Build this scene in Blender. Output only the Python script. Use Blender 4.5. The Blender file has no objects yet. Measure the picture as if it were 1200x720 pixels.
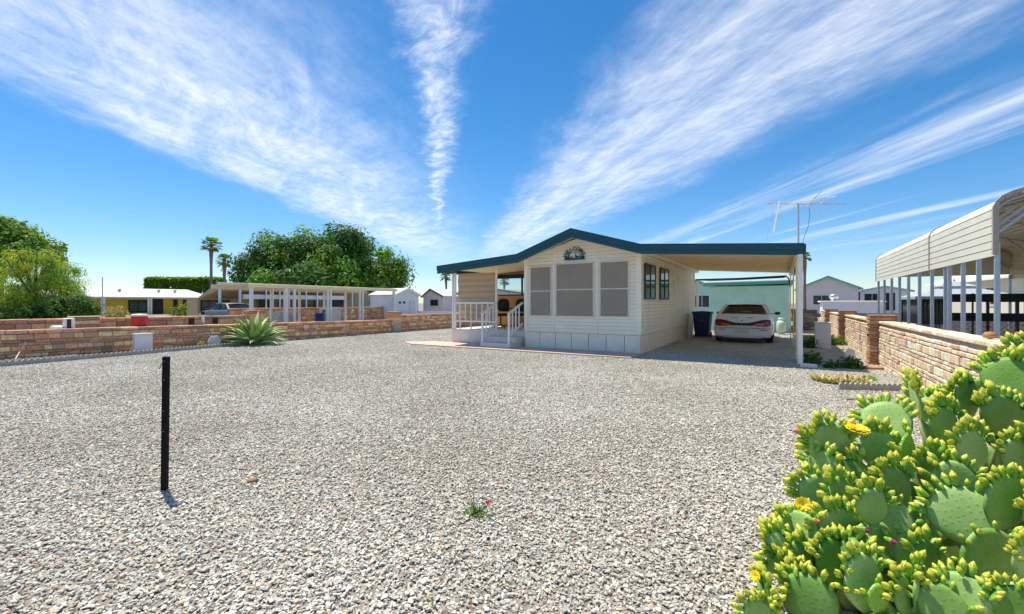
import bpy, bmesh, math, random
import numpy as np
from mathutils import Vector, Matrix, Euler
R = math.radians
rnd = random.Random(7)
rng = np.random.default_rng(11)
SC = bpy.context.scene
COL = SC.collection

# ------------------------------------------------------------------ camera geometry (lot axes: +Y runs along the house side)
FPX, HZ, CH, YAW = 527.0, 355.0, 1.4, R(30.87)
CA, SA = math.cos(YAW), math.sin(YAW)
def wpt(px, depth, z=0.0):
    """a ground plan point seen at photo column px, depth metres ahead"""
    xc = (px-600)/FPX*depth
    return Vector((xc*CA-depth*SA, xc*SA+depth*CA, z))
def wz(py, depth): return CH+(HZ-py)/FPX*depth
def w3(px, py, depth): return wpt(px, depth, wz(py, depth))
def gnd(px, py): return wpt(px, FPX*CH/(py-HZ))
def onx(px, py, X0):
    dx = (px-600)/FPX; t = X0/(dx*CA-SA)
    return Vector((X0, t*(dx*SA+CA), CH+(HZ-py)/FPX*t))

# ------------------------------------------------------------------ mesh builder
class MB:
    def __init__(s): s.v = []; s.f = []; s.m = []; s.c = []; s.sm = []
    def add(s, vs, fs, mi=0, col=(1,1,1), smooth=False):
        b = len(s.v); s.v += [tuple(v) for v in vs]
        for f in fs:
            s.f.append([b+i for i in f]); s.m.append(mi); s.c.append(col); s.sm.append(smooth)
        return s
    def box(s, x0, x1, y0, y1, z0, z1, mi=0, col=(1,1,1), ch=0.0):
        if x0 > x1: x0, x1 = x1, x0
        if y0 > y1: y0, y1 = y1, y0
        return s.obox(Vector((x0,y0,z0)), Vector((x1-x0,0,0)), Vector((0,y1-y0,0)), Vector((0,0,z1-z0)), mi, col, ch)
    def obox(s, o, a, b, c, mi=0, col=(1,1,1), ch=0.0):
        if ch <= 0:
            p = [o, o+a, o+a+b, o+b, o+c, o+a+c, o+a+b+c, o+b+c]
            return s.add(p, [(0,3,2,1),(4,5,6,7),(0,1,5,4),(1,2,6,5),(2,3,7,6),(3,0,4,7)], mi, col)
        la, lb, lc = a.length, b.length, c.length
        ch = min(ch, la*.3, lb*.3, lc*.3)
        ua, ub, uc = a/la, b/lb, c/lc
        bm = []
        vs = []; idx = {}
        for i in (0,1):
            for j in (0,1):
                for k in (0,1):
                    P = o+a*i+b*j+c*k
                    da, db, dc = ua*(ch if i == 0 else -ch), ub*(ch if j == 0 else -ch), uc*(ch if k == 0 else -ch)
                    idx[(i,j,k,'a')] = len(vs); vs.append(P+db+dc)
                    idx[(i,j,k,'b')] = len(vs); vs.append(P+da+dc)
                    idx[(i,j,k,'c')] = len(vs); vs.append(P+da+db)
        F = []
        for i in (0,1):
            q = [(i,0,0,'a'),(i,1,0,'a'),(i,1,1,'a'),(i,0,1,'a')]; F.append([idx[t] for t in (q if i else q[::-1])])
            q = [(0,i,0,'b'),(1,i,0,'b'),(1,i,1,'b'),(0,i,1,'b')]; F.append([idx[t] for t in (q[::-1] if i else q)])
            q = [(0,0,i,'c'),(1,0,i,'c'),(1,1,i,'c'),(0,1,i,'c')]; F.append([idx[t] for t in (q if i else q[::-1])])
        for i in (0,1):
            for j in (0,1):
                F.append([idx[(i,j,0,'a')],idx[(i,j,1,'a')],idx[(i,j,1,'b')],idx[(i,j,0,'b')]])
                F.append([idx[(i,0,j,'a')],idx[(i,1,j,'a')],idx[(i,1,j,'c')],idx[(i,0,j,'c')]])
                F.append([idx[(0,i,j,'b')],idx[(1,i,j,'b')],idx[(1,i,j,'c')],idx[(0,i,j,'c')]])
                for k in (0,1): pass
        for i in (0,1):
            for j in (0,1):
                for k in (0,1): F.append([idx[(i,j,k,'a')],idx[(i,j,k,'b')],idx[(i,j,k,'c')]])
        return s.add(vs, F, mi, col)
    def bar(s, p, q, w, h, mi=0, up=(0,0,1), col=(1,1,1)):
        p, q = Vector(p), Vector(q); d = q-p; u = Vector(up)
        if abs(d.normalized().dot(u)) > .98: u = Vector((0,1,0))
        r = d.cross(u).normalized(); u = r.cross(d).normalized()
        return s.obox(p-r*w/2-u*h/2, r*w, d, u*h, mi, col)
    def tube(s, pts, rad, n=8, mi=0, col=(1,1,1), cap=True):
        pts = [Vector(p) for p in pts]
        rads = rad if isinstance(rad, (list,tuple)) else [rad]*len(pts)
        ref = Vector((0,0,1)); rings = []
        d0 = (pts[1]-pts[0]).normalized()
        if abs(d0.dot(ref)) > .9: ref = Vector((1,0,0))
        for i, p in enumerate(pts):
            d = (pts[min(i+1,len(pts)-1)]-pts[max(i-1,0)]).normalized()
            a = d.cross(ref).normalized(); b = a.cross(d).normalized()
            rings.append([p+(a*math.cos(t)+b*math.sin(t))*rads[i] for t in [2*math.pi*k/n for k in range(n)]])
        vs = [v for r in rings for v in r]; fs = []
        for i in range(len(pts)-1):
            for k in range(n): fs.append((i*n+k, i*n+(k+1)%n, (i+1)*n+(k+1)%n, (i+1)*n+k))
        s.add(vs, fs, mi, col, True)
        if cap:
            s.add(rings[0], [tuple(range(n))], mi, col); s.add(rings[-1], [tuple(range(n))[::-1]], mi, col)
        return s
    def lathe(s, prof, c=(0,0,0), n=16, mi=0, col=(1,1,1), smooth=True):
        c = Vector(c); vs = []; fs = []
        for r, z in prof:
            for k in range(n):
                t = 2*math.pi*k/n; vs.append(c+Vector((r*math.cos(t), r*math.sin(t), z)))
        for i in range(len(prof)-1):
            for k in range(n): fs.append((i*n+k, i*n+(k+1)%n, (i+1)*n+(k+1)%n, (i+1)*n+k))
        return s.add(vs, fs, mi, col, smooth)
    def prism(s, poly, o, a, b, ext, mi=0, col=(1,1,1)):
        """polygon (u,v) in the plane o+a*u+b*v extruded by the vector ext"""
        o, a, b, ext = Vector(o), Vector(a), Vector(b), Vector(ext)
        P = [o+a*u+b*v for u, v in poly]; n = len(P)
        s.add(P+[p+ext for p in P], [tuple(range(n)), tuple(range(2*n-1, n-1, -1))]+[(i, (i+1) % n, n+(i+1) % n, n+i)[::-1] for i in range(n)], mi, col)
        return s
    def mesh(s, name, mats):
        me = bpy.data.meshes.new(name)
        me.from_pydata(s.v, [], s.f)
        for m in (mats if isinstance(mats, (list,tuple)) else [mats]): me.materials.append(m)
        me.polygons.foreach_set('material_index', s.m)
        me.polygons.foreach_set('use_smooth', s.sm)
        if any(c != (1,1,1) for c in s.c):
            at = me.color_attributes.new('Col', 'FLOAT_COLOR', 'CORNER')
            arr = np.array([[*s.c[i], 1.0] for i, f in enumerate(s.f) for _ in f], dtype=np.float32)
            at.data.foreach_set('color', arr.ravel())
        me.update()
        return me
    def fix(s):
        return s
    def build(s, name, mats, parent=None, normals=True):
        org = Vector((0,0,0))
        if parent is None:
            a = np.array(s.v); lo, hi = a.min(0), a.max(0)
            org = Vector(((lo[0]+hi[0])/2, (lo[1]+hi[1])/2, lo[2]))
            s.v = [tuple(Vector(v)-org) for v in s.v]
        me = s.mesh(name, mats)
        if normals:
            bm = bmesh.new(); bm.from_mesh(me); bmesh.ops.recalc_face_normals(bm, faces=bm.faces[:]); bm.to_mesh(me); bm.free()
        return link(name, me, parent, org)
def wmat(o):
    m = o.matrix_parent_inverse @ o.matrix_basis if o.parent else o.matrix_basis.copy()
    return wmat(o.parent) @ m if o.parent else m
def link(name, me, parent=None, org=Vector((0,0,0)), local=False):
    o = bpy.data.objects.new(name, me); COL.objects.link(o)
    if parent is not None:
        o.parent = parent
        if not local: o.matrix_parent_inverse = wmat(parent).inverted()   # mesh was built in lot coordinates
    o.location = org
    return o
def thing(name, label, cat, loc=(0,0,0), rz=0.0, group=None):
    o = bpy.data.objects.new(name, None); COL.objects.link(o)
    o.empty_display_size = .2; o.location = loc; o.rotation_euler = (0,0,rz)
    return tag(o, label, cat, group)
def tag(o, label=None, cat=None, group=None, kind=None):
    if label: o['label'] = label
    if cat: o['category'] = cat
    if group: o['group'] = group
    if kind: o['kind'] = kind
    return o
def copy_tree(o, parent=None):
    c = o.copy(); COL.objects.link(c)
    if parent is not None: c.parent = parent
    for ch in list(o.children): copy_tree(ch, c)
    return c

# ------------------------------------------------------------------ materials
def new_mat(name):
    m = bpy.data.materials.new(name); m.use_nodes = True
    nt = m.node_tree; b = nt.nodes['Principled BSDF']
    return m, nt, b
def mat(name, col, rough=.6, var=.12, scale=6.0, bump=0.0, bscale=60.0, metal=0.0, attr=False, spec=.4, coat=0.0, dirt=None, dscale=1.5, damt=.5):
    m, nt, b = new_mat(name); N, L = nt.nodes, nt.links
    b.inputs['Roughness'].default_value = rough; b.inputs['Metallic'].default_value = metal
    b.inputs['Specular IOR Level'].default_value = spec; b.inputs['Coat Weight'].default_value = coat
    tc = N.new('ShaderNodeTexCoord')
    ns = N.new('ShaderNodeTexNoise'); ns.inputs['Scale'].default_value = scale; ns.inputs['Detail'].default_value = 6
    L.new(tc.outputs['Object'], ns.inputs['Vector'])
    mr = N.new('ShaderNodeMapRange'); mr.inputs['From Min'].default_value = .25; mr.inputs['From Max'].default_value = .75
    mr.inputs['To Min'].default_value = 1-var; mr.inputs['To Max'].default_value = 1+var
    L.new(ns.outputs['Fac'], mr.inputs['Value'])
    mx = N.new('ShaderNodeMix'); mx.data_type = 'RGBA'; mx.blend_type = 'MULTIPLY'; mx.inputs['Factor'].default_value = 1
    mx.inputs['A'].default_value = (*col, 1)
    if attr:
        at = N.new('ShaderNodeAttribute'); at.attribute_name = 'Col'
        L.new(at.outputs['Color'], mx.inputs['A'])
    L.new(mr.outputs['Result'], mx.inputs['B'])
    out = mx.outputs['Result']
    if dirt:
        n2 = N.new('ShaderNodeTexNoise'); n2.inputs['Scale'].default_value = dscale; n2.inputs['Detail'].default_value = 8; n2.inputs['Roughness'].default_value = .65
        L.new(tc.outputs['Object'], n2.inputs['Vector'])
        m2 = N.new('ShaderNodeMapRange'); m2.inputs['From Min'].default_value = .5; m2.inputs['From Max'].default_value = .75; m2.inputs['To Max'].default_value = damt
        L.new(n2.outputs['Fac'], m2.inputs['Value'])
        m3 = N.new('ShaderNodeMix'); m3.data_type = 'RGBA'; m3.inputs['B'].default_value = (*dirt, 1)
        L.new(m2.outputs['Result'], m3.inputs['Factor']); L.new(out, m3.inputs['A']); out = m3.outputs['Result']
    L.new(out, b.inputs['Base Color'])
    if bump > 0:
        nb = N.new('ShaderNodeTexNoise'); nb.inputs['Scale'].default_value = bscale; nb.inputs['Detail'].default_value = 5
        L.new(tc.outputs['Object'], nb.inputs['Vector'])
        bp = N.new('ShaderNodeBump'); bp.inputs['Strength'].default_value = bump; bp.inputs['Distance'].default_value = .01
        L.new(nb.outputs['Fac'], bp.inputs['Height']); L.new(bp.outputs['Normal'], b.inputs['Normal'])
    return m
def leaf_mat(name, trans=.35, rough=.5, tint=(1,1,1)):
    m, nt, b = new_mat(name); N, L = nt.nodes, nt.links
    at = N.new('ShaderNodeAttribute'); at.attribute_name = 'Col'
    b.inputs['Roughness'].default_value = rough; b.inputs['Specular IOR Level'].default_value = .15
    L.new(at.outputs['Color'], b.inputs['Base Color'])
    tr = N.new('ShaderNodeBsdfTranslucent')
    hs = N.new('ShaderNodeMix'); hs.data_type = 'RGBA'; hs.blend_type = 'MULTIPLY'; hs.inputs['Factor'].default_value = 1
    hs.inputs['B'].default_value = (1.5*tint[0], 1.35*tint[1], .5*tint[2], 1)
    L.new(at.outputs['Color'], hs.inputs['A']); L.new(hs.outputs['Result'], tr.inputs['Color'])
    ms = N.new('ShaderNodeMixShader'); ms.inputs['Fac'].default_value = trans
    L.new(b.outputs['BSDF'], ms.inputs[1]); L.new(tr.outputs['BSDF'], ms.inputs[2])
    L.new(ms.outputs['Shader'], N['Material Output'].inputs['Surface'])
    return m
def glass_mat(name, col=(.9,.95,.95), mixd=.25):
    m, nt, b = new_mat(name); N, L = nt.nodes, nt.links
    gl = N.new('ShaderNodeBsdfGlossy'); gl.inputs['Roughness'].default_value = .02
    tp = N.new('ShaderNodeBsdfTransparent'); tp.inputs['Color'].default_value = (*col, 1)
    fr = N.new('ShaderNodeFresnel'); fr.inputs['IOR'].default_value = 1.5
    ms = N.new('ShaderNodeMixShader'); L.new(fr.outputs['Fac'], ms.inputs['Fac']); L.new(tp.outputs['BSDF'], ms.inputs[1]); L.new(gl.outputs['BSDF'], ms.inputs[2])
    L.new(ms.outputs['Shader'], N['Material Output'].inputs['Surface'])
    return m

M = {}
M['siding'] = mat('cream_siding', (.92,.86,.72), .5, .05, 1.2, .05, 200, dirt=(.66,.58,.46), dscale=1.1, damt=.22)
M['skirt'] = mat('white_skirting', (.90,.83,.69), .55, .05, 4, .05, 120, dirt=(.62,.55,.47), dscale=2.2, damt=.25)
M['trimw'] = mat('white_trim', (.84,.82,.78), .4, .04, 5)
M['wtrim'] = mat('beige_window_trim', (.70,.65,.57), .45, .04, 5)
M['teal'] = mat('teal_fascia', (.008,.075,.105), .38, .08, 3)
M['roofw'] = mat('white_roof', (.62,.62,.61), .5, .06, 2)
M['ceil'] = mat('cream_ceiling', (.90,.76,.47), .5, .05, 2, .03, 40)
M['screen'] = mat('taupe_solar_screen', (.31,.265,.212), .85, .07, 2.5, .25, 500)
M['blackf'] = mat('black_frame', (.012,.012,.014), .35, .1, 5)
M['darkglass'] = mat('dark_glass', (.02,.03,.028), .06, .3, 2, spec=.6)
M['paneglass'] = mat('greenish_glass', (.10,.15,.13), .06, .35, 3, spec=.6)
M['shade'] = None
M['deckw'] = mat('lavender_deck_boards', (.76,.69,.62), .6, .06, 4, .05, 80, dirt=(.5,.42,.36), dscale=3, damt=.3)
M['orange'] = mat('orange_wood_panel', (.42,.21,.05), .55, .18, 3, .05, 30)
M['black'] = mat('black_fabric', (.012,.012,.013), .8, .2, 20)
M['blackp'] = mat('black_plastic', (.02,.02,.022), .45, .15, 20)
M['navy'] = mat('navy_plastic', (.018,.032,.13), .4, .1, 8)
M['carw'] = mat('white_car_paint', (.86,.89,.93), .22, .02, 2, coat=.6)
M['carg'] = mat('silver_car_paint', (.13,.13,.12), .4, .03, 2, coat=.1)
M['carglass'] = None
M['lampr'] = mat('red_lamp_lens', (.42,.02,.012), .15, .1, 30, coat=.5)
M['lampo'] = mat('orange_lamp_lens', (.75,.2,.04), .15, .1, 30, coat=.5)
M['tyre'] = mat('tyre_rubber', (.018,.018,.018), .8, .2, 30)
M['rim'] = mat('alloy_rim', (.5,.5,.5), .35, .1, 10, metal=.8)
M['mint'] = mat('mint_green_siding', (.53,.78,.65), .6, .07, 2.5, .05, 60)
M['mintd'] = mat('dark_mint_trim', (.10,.42,.34), .5, .06, 3)
M['brick'] = mat('stone_blocks', (.5,.35,.25), .85, .28, 16, .6, 70, attr=True)
M['mortar'] = mat('mortar', (.34,.27,.22), .95, .15, 12, .5, 90)
M['conc'] = mat('grey_concrete', (.36,.34,.31), .9, .12, 5, .3, 60)
M['concl'] = mat('pale_concrete', (.58,.55,.52), .9, .1, 6, .3, 80)
M['boxw'] = mat('white_utility_paint', (.70,.68,.69), .5, .05, 4)
M['galv'] = mat('galvanised_steel', (.42,.47,.53), .38, .12, 6, metal=.55)
M['cpanel'] = mat('cream_metal_panel', (.76,.72,.58), .42, .05, 2)
M['cseam'] = mat('taupe_metal_trim', (.42,.36,.29), .5, .05, 3)
M['pink'] = mat('pale_pink_wall', (.80,.68,.64), .7, .04, 2)
M['wwall'] = mat('white_wall', (.80,.80,.80), .7, .04, 2)
M['cwall'] = mat('cream_house_wall', (.72,.66,.53), .7, .05, 2)
M['aqua'] = mat('aqua_roof_trim', (.12,.50,.50), .5, .06, 2)
M['mustard'] = mat('mustard_wall', (.80,.55,.07), .8, .08, 1.5)
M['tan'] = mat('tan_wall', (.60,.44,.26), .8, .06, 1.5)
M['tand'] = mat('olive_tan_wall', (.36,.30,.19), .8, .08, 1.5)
M['brown'] = mat('brown_shutter', (.22,.14,.09), .7, .08, 4)
M['gfab'] = mat('grey_canopy_fabric', (.36,.41,.46), .8, .08, 4)
M['gfabd'] = mat('charcoal_curtain_fabric', (.075,.08,.09), .85, .12, 6)
M['red'] = mat('red_plastic', (.58,.02,.02), .4, .08, 6)
M['maroon'] = mat('dull_red_metal', (.30,.05,.04), .5, .1, 4)
M['postblk'] = mat('black_painted_steel', (.004,.004,.006), .6, .2, 30, spec=.15)
M['bark'] = mat('grey_brown_bark', (.16,.11,.075), .9, .3, 8, .8, 25)
M['palmbark'] = mat('palm_trunk_bark', (.24,.17,.12), .9, .3, 5, .8, 20)
M['soil'] = mat('reddish_soil', (.26,.17,.12), .95, .2, 8, .5, 60)
M['paver'] = None
M['leaf'] = leaf_mat('foliage_leaves', .45)
M['leafy'] = leaf_mat('feathery_leaves', .5)
M['agave'] = mat('agave_leaf', (.3,.4,.2), .5, .15, 5, attr=True)
M['prop'] = mat('pale_green_tank_paint', (.55,.72,.62), .4, .05, 5)
M['slate'] = mat('pale_blue_stone', (.55,.62,.70), .6, .15, 8)
M['blue'] = mat('blue_plastic', (.02,.05,.25), .4, .1, 8)
M['alu'] = mat('aluminium', (.62,.63,.64), .3, .08, 10, metal=.7)
M['rust'] = mat('brown_weathered_metal', (.16,.10,.06), .7, .25, 12)
M['sandstone'] = mat('orange_sandstone', (.45,.22,.11), .9, .2, 10, .4, 60)
M['straw'] = mat('dry_pale_stem', (.62,.52,.36), .85, .1, 20)
M['glass'] = glass_mat('clear_glass', (.8,.87,.9)); M['carglass'] = glass_mat('tinted_car_glass', (.42,.55,.48))

def shade_mat():
    m, nt, b = new_mat('woven_tan_shade'); N, L = nt.nodes, nt.links
    tc = N.new('ShaderNodeTexCoord'); w = N.new('ShaderNodeTexWave'); w.bands_direction = 'Z'; w.inputs['Scale'].default_value = 1.6
    w.inputs['Distortion'].default_value = 2.2; w.inputs['Detail'].default_value = 3; w.inputs['Detail Scale'].default_value = .8
    L.new(tc.outputs['Object'], w.inputs['Vector'])
    cr = N.new('ShaderNodeValToRGB'); cr.color_ramp.elements[0].color = (.48,.36,.26,1); cr.color_ramp.elements[1].color = (.58,.46,.34,1)
    L.new(w.outputs['Fac'], cr.inputs['Fac']); L.new(cr.outputs['Color'], b.inputs['Base Color'])
    b.inputs['Roughness'].default_value = .9
    tr = N.new('ShaderNodeBsdfTranslucent'); L.new(cr.outputs['Color'], tr.inputs['Color'])
    ms = N.new('ShaderNodeMixShader'); ms.inputs['Fac'].default_value = .35
    L.new(b.outputs['BSDF'], ms.inputs[1]); L.new(tr.outputs['BSDF'], ms.inputs[2]); L.new(ms.outputs['Shader'], N['Material Output'].inputs['Surface'])
    return m
M['shade'] = shade_mat()
def paver_mat():
    m, nt, b = new_mat('salmon_pavers'); N, L = nt.nodes, nt.links
    tc = N.new('ShaderNodeTexCoord'); br = N.new('ShaderNodeTexBrick')
    br.inputs['Color1'].default_value = (.60,.42,.33,1); br.inputs['Color2'].default_value = (.66,.50,.40,1); br.inputs['Mortar'].default_value = (.45,.37,.30,1)
    br.inputs['Scale'].default_value = 1; br.inputs['Brick Width'].default_value = .3; br.inputs['Row Height'].default_value = .15; br.inputs['Mortar Size'].default_value = .008
    L.new(tc.outputs['Object'], br.inputs['Vector']); L.new(br.outputs['Color'], b.inputs['Base Color']); b.inputs['Roughness'].default_value = .9
    return m
M['paver'] = paver_mat()
def ground_mat():
    m, nt, b = new_mat('sandy_desert_gravel'); N, L = nt.nodes, nt.links
    tc = N.new('ShaderNodeTexCoord')
    vo = N.new('ShaderNodeTexVoronoi'); vo.inputs['Scale'].default_value = 24; L.new(tc.outputs['Object'], vo.inputs['Vector'])
    ns = N.new('ShaderNodeTexNoise'); ns.inputs['Scale'].default_value = .25; ns.inputs['Detail'].default_value = 8; L.new(tc.outputs['Object'], ns.inputs['Vector'])
    cr = N.new('ShaderNodeValToRGB'); cr.color_ramp.elements[0].color = (.12,.10,.08,1); cr.color_ramp.elements[1].color = (.36,.32,.27,1)
    sx = N.new('ShaderNodeSeparateColor'); L.new(vo.outputs['Color'], sx.inputs['Color']); L.new(sx.outputs['Red'], cr.inputs['Fac'])
    mx = N.new('ShaderNodeMix'); mx.data_type = 'RGBA'; mx.inputs['Factor'].default_value = .4
    c2 = N.new('ShaderNodeValToRGB'); c2.color_ramp.elements[0].color = (.22,.19,.15,1); c2.color_ramp.elements[1].color = (.34,.29,.23,1)
    L.new(ns.outputs['Fac'], c2.inputs['Fac']); L.new(cr.outputs['Color'], mx.inputs['A']); L.new(c2.outputs['Color'], mx.inputs['B'])
    L.new(mx.outputs['Result'], b.inputs['Base Color']); b.inputs['Roughness'].default_value = .95
    bp = N.new('ShaderNodeBump'); bp.inputs['Strength'].default_value = .6; bp.inputs['Distance'].default_value = .02
    L.new(vo.outputs['Distance'], bp.inputs['Height']); L.new(bp.outputs['Normal'], b.inputs['Normal'])
    return m
M['ground'] = ground_mat()
def stone_mat():
    m, nt, b = new_mat('grey_gravel_stone'); N, L = nt.nodes, nt.links
    at = N.new('ShaderNodeAttribute'); at.attribute_name = 'Col'; ge = N.new('ShaderNodeNewGeometry')
    n1 = N.new('ShaderNodeTexNoise'); n1.inputs['Scale'].default_value = .45; n1.inputs['Detail'].default_value = 5; L.new(ge.outputs['Position'],n1.inputs['Vector'])
    n2 = N.new('ShaderNodeTexNoise'); n2.inputs['Scale'].default_value = 45; n2.inputs['Detail'].default_value = 4; L.new(ge.outputs['Position'],n2.inputs['Vector'])
    cr = N.new('ShaderNodeValToRGB'); cr.color_ramp.elements[0].position = .32; cr.color_ramp.elements[1].position = .68
    cr.color_ramp.elements[0].color = (.84,.81,.77,1); cr.color_ramp.elements[1].color = (1.08,1.08,1.07,1); L.new(n1.outputs['Fac'],cr.inputs['Fac'])
    mr = N.new('ShaderNodeMapRange'); mr.inputs['From Min'].default_value = .3; mr.inputs['From Max'].default_value = .7; mr.inputs['To Min'].default_value = .88; mr.inputs['To Max'].default_value = 1.1; L.new(n2.outputs['Fac'],mr.inputs['Value'])
    a = N.new('ShaderNodeMix'); a.data_type = 'RGBA'; a.blend_type = 'MULTIPLY'; a.inputs['Factor'].default_value = 1; L.new(at.outputs['Color'],a.inputs['A']); L.new(cr.outputs['Color'],a.inputs['B'])
    c = N.new('ShaderNodeMix'); c.data_type = 'RGBA'; c.blend_type = 'MULTIPLY'; c.inputs['Factor'].default_value = 1; L.new(a.outputs['Result'],c.inputs['A']); L.new(mr.outputs['Result'],c.inputs['B'])
    L.new(c.outputs['Result'],b.inputs['Base Color']); b.inputs['Roughness'].default_value = .9; b.inputs['Specular IOR Level'].default_value = .2
    return m
M['stone'] = stone_mat()

# ------------------------------------------------------------------ ground and gravel
g = MB(); g.add([(-900,-900,0),(900,-900,0),(900,900,0),(-900,900,0)], [(0,1,2,3)])
tag(g.build('ground', M['ground']), kind='structure')
pw = MB(); pw.prism([(-11.3,11.55),(-10.5,11.05),(-3.2,11.05),(-3.15,12.1),(-8.0,12.1),(-9.0,12.25),(-10.6,12.3)], (0,0,0), (1,0,0), (0,1,0), (0,0,.045))
tag(pw.build('path', M['paver']), kind='structure')

def hull_stone(r):
    bm = bmesh.new()
    for _ in range(9):
        v = Vector((r.gauss(0,1), r.gauss(0,1), r.gauss(0,1))).normalized()
        v = Vector((v.x*r.uniform(.8,1.1), v.y*r.uniform(.55,.8), v.z*r.uniform(.30,.50)))
        bm.verts.new(v)
    res = bmesh.ops.convex_hull(bm, input=bm.verts[:])
    loose = [v for v in bm.verts if not v.link_faces]
    bmesh.ops.delete(bm, geom=loose, context='VERTS')
    bm.verts.index_update()
    V = np.array([v.co[:] for v in bm.verts]); F = np.array([[v.index for v in f.verts] for f in bm.faces if len(f.verts) == 3])
    bm.free(); return V, F
STONES = [hull_stone(rnd) for _ in range(24)]
def stone_tile(name, size=2.0, n=19500):
    Vs, Fs, Cs = [], [], []; off = 0
    for i in range(n):
        V, F = STONES[rng.integers(len(STONES))]
        s = .0122*math.exp(rng.normal(0,.28)); s = min(s, .027)
        a, b2, c2 = rng.uniform(0,6.28), rng.normal(0,.28), rng.normal(0,.28)
        Rm = np.array(Euler((b2,c2,a)).to_matrix())
        P = (V*s)@Rm.T + np.array([rng.uniform(-size/2,size/2), rng.uniform(-size/2,size/2), rng.uniform(-.003,.011)+s*.25])
        base = np.array([.595,.575,.50])*math.exp(rng.normal(-.02,.14))
        k = rng.random()
        if k < .05: base = base*np.array([1.12,.93,.76])
        elif k < .09: base = base*np.array([1.06,.86,.78])
        elif k < .12: base = base*.68
        elif k < .30: base = base*np.array([.97,1.0,1.0])
        base = np.clip(base, .06, .82)
        Vs.append(P); Fs.append(F+off); Cs.append(np.repeat(base[None], len(P), 0)); off += len(P)
    V = np.concatenate(Vs); F = np.concatenate(Fs); C = np.concatenate(Cs)
    me = np_mesh(name, V, F, C, M['stone'])
    return me
def np_mesh(name, V, F, C, m):
    me = bpy.data.meshes.new(name); k = F.shape[1]
    me.vertices.add(len(V)); me.vertices.foreach_set('co', V.astype(np.float32).ravel())
    me.loops.add(F.size); me.loops.foreach_set('vertex_index', F.astype(np.int32).ravel())
    me.polygons.add(len(F)); me.polygons.foreach_set('loop_start', np.arange(0, F.size, k, dtype=np.int32)); me.polygons.foreach_set('loop_total', np.full(len(F), k, dtype=np.int32))
    at = me.color_attributes.new('Col', 'FLOAT_COLOR', 'POINT')
    at.data.foreach_set('color', np.concatenate([C, np.ones((len(C),1))], 1).astype(np.float32).ravel())
    me.materials.append(m); me.polygons.foreach_set('use_smooth', np.zeros(len(F), dtype=bool)); me.update(calc_edges=True); me.validate()
    return me
tcol = bpy.data.collections.new('gravel_tiles')
for i in range(4):
    o = bpy.data.objects.new('gravel_tile', stone_tile('gravel_tile')); tcol.objects.link(o)
pts = []
for ix in range(-9, 1):
    for iy in range(-1, 14):
        x, y = ix*2+.88, iy*2+.9
        if x < -16 or x > 1.4: continue
        d = -x*SA+y*CA; xc = x*CA+y*SA
        if d < -.5 or abs(xc) > 1.25*d+3.2: continue
        if -8.6 < x < -4.4 and y > 13.4: continue
        pts.append((x, y, 0))
gm = bpy.data.meshes.new('gravel'); gm.from_pydata(pts, [], [])
go = bpy.data.objects.new('gravel', gm); COL.objects.link(go)
tag(go, 'pale grey crushed stone gravel covering the whole yard', 'gravel', kind='stuff')
ng = bpy.data.node_groups.new('gravel_scatter', 'GeometryNodeTree')
ng.interface.new_socket('Geometry', in_out='INPUT', socket_type='NodeSocketGeometry')
ng.interface.new_socket('Geometry', in_out='OUTPUT', socket_type='NodeSocketGeometry')
gi, gO = ng.nodes.new('NodeGroupInput'), ng.nodes.new('NodeGroupOutput')
iop = ng.nodes.new('GeometryNodeInstanceOnPoints'); ci = ng.nodes.new('GeometryNodeCollectionInfo')
ci.inputs['Collection'].default_value = tcol; ci.inputs['Separate Children'].default_value = True; ci.inputs['Reset Children'].default_value = True
iop.inputs['Pick Instance'].default_value = True
rv = ng.nodes.new('FunctionNodeRandomValue'); rv.data_type = 'INT'; rv.inputs['Min'].default_value = 0; rv.inputs['Max'].default_value = 3; rv.inputs['Seed'].default_value = 3
mu = ng.nodes.new('ShaderNodeMath'); mu.operation = 'MULTIPLY'; mu.inputs[1].default_value = math.pi/2
cx = ng.nodes.new('ShaderNodeCombineXYZ')
rv2 = ng.nodes.new('FunctionNodeRandomValue'); rv2.data_type = 'INT'; rv2.inputs['Min'].default_value = 0; rv2.inputs['Max'].default_value = 3; rv2.inputs['Seed'].default_value = 9
def isock(n): return [s for s in n.outputs if s.type == 'INT' and s.enabled][0]
ng.links.new(isock(rv), mu.inputs[0]); ng.links.new(mu.outputs[0], cx.inputs['Z']); ng.links.new(cx.outputs[0], iop.inputs['Rotation'])
ng.links.new(isock(rv2), iop.inputs['Instance Index'])
ng.links.new(gi.outputs[0], iop.inputs['Points']); ng.links.new(ci.outputs[0], iop.inputs['Instance']); ng.links.new(iop.outputs[0], gO.inputs[0])
go.modifiers.new('scatter', 'NODES').node_group = ng

# ------------------------------------------------------------------ block walls
PAL_R = [(.80,.58,.41),(.80,.64,.40),(.72,.50,.37),(.80,.68,.49),(.76,.57,.42),(.78,.60,.38),(.68,.45,.32)]
PAL_L = [(0.662, 0.264, 0.133), (0.576, 0.264, 0.154), (0.518, 0.289, 0.184), (0.691, 0.351, 0.175), (0.605, 0.351, 0.224), (0.432, 0.251, 0.163)]
PAL_LY = [(0.8, 0.528, 0.264), (0.749, 0.415, 0.207), (0.662, 0.315, 0.158), (0.8, 0.553, 0.306), (0.605, 0.365, 0.235), (0.8, 0.553, 0.277), (0.576, 0.301, 0.174), (0.547, 0.327, 0.214)]
PAL_P = [(.46,.22,.11),(.50,.27,.15),(.40,.20,.11),(.48,.30,.20)]
def jit(c, s=.12):
    k = math.exp(rnd.gauss(0,s)); return tuple(min(.8, max(.02, v*k*math.exp(rnd.gauss(0,.02)))) for v in c)
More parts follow.
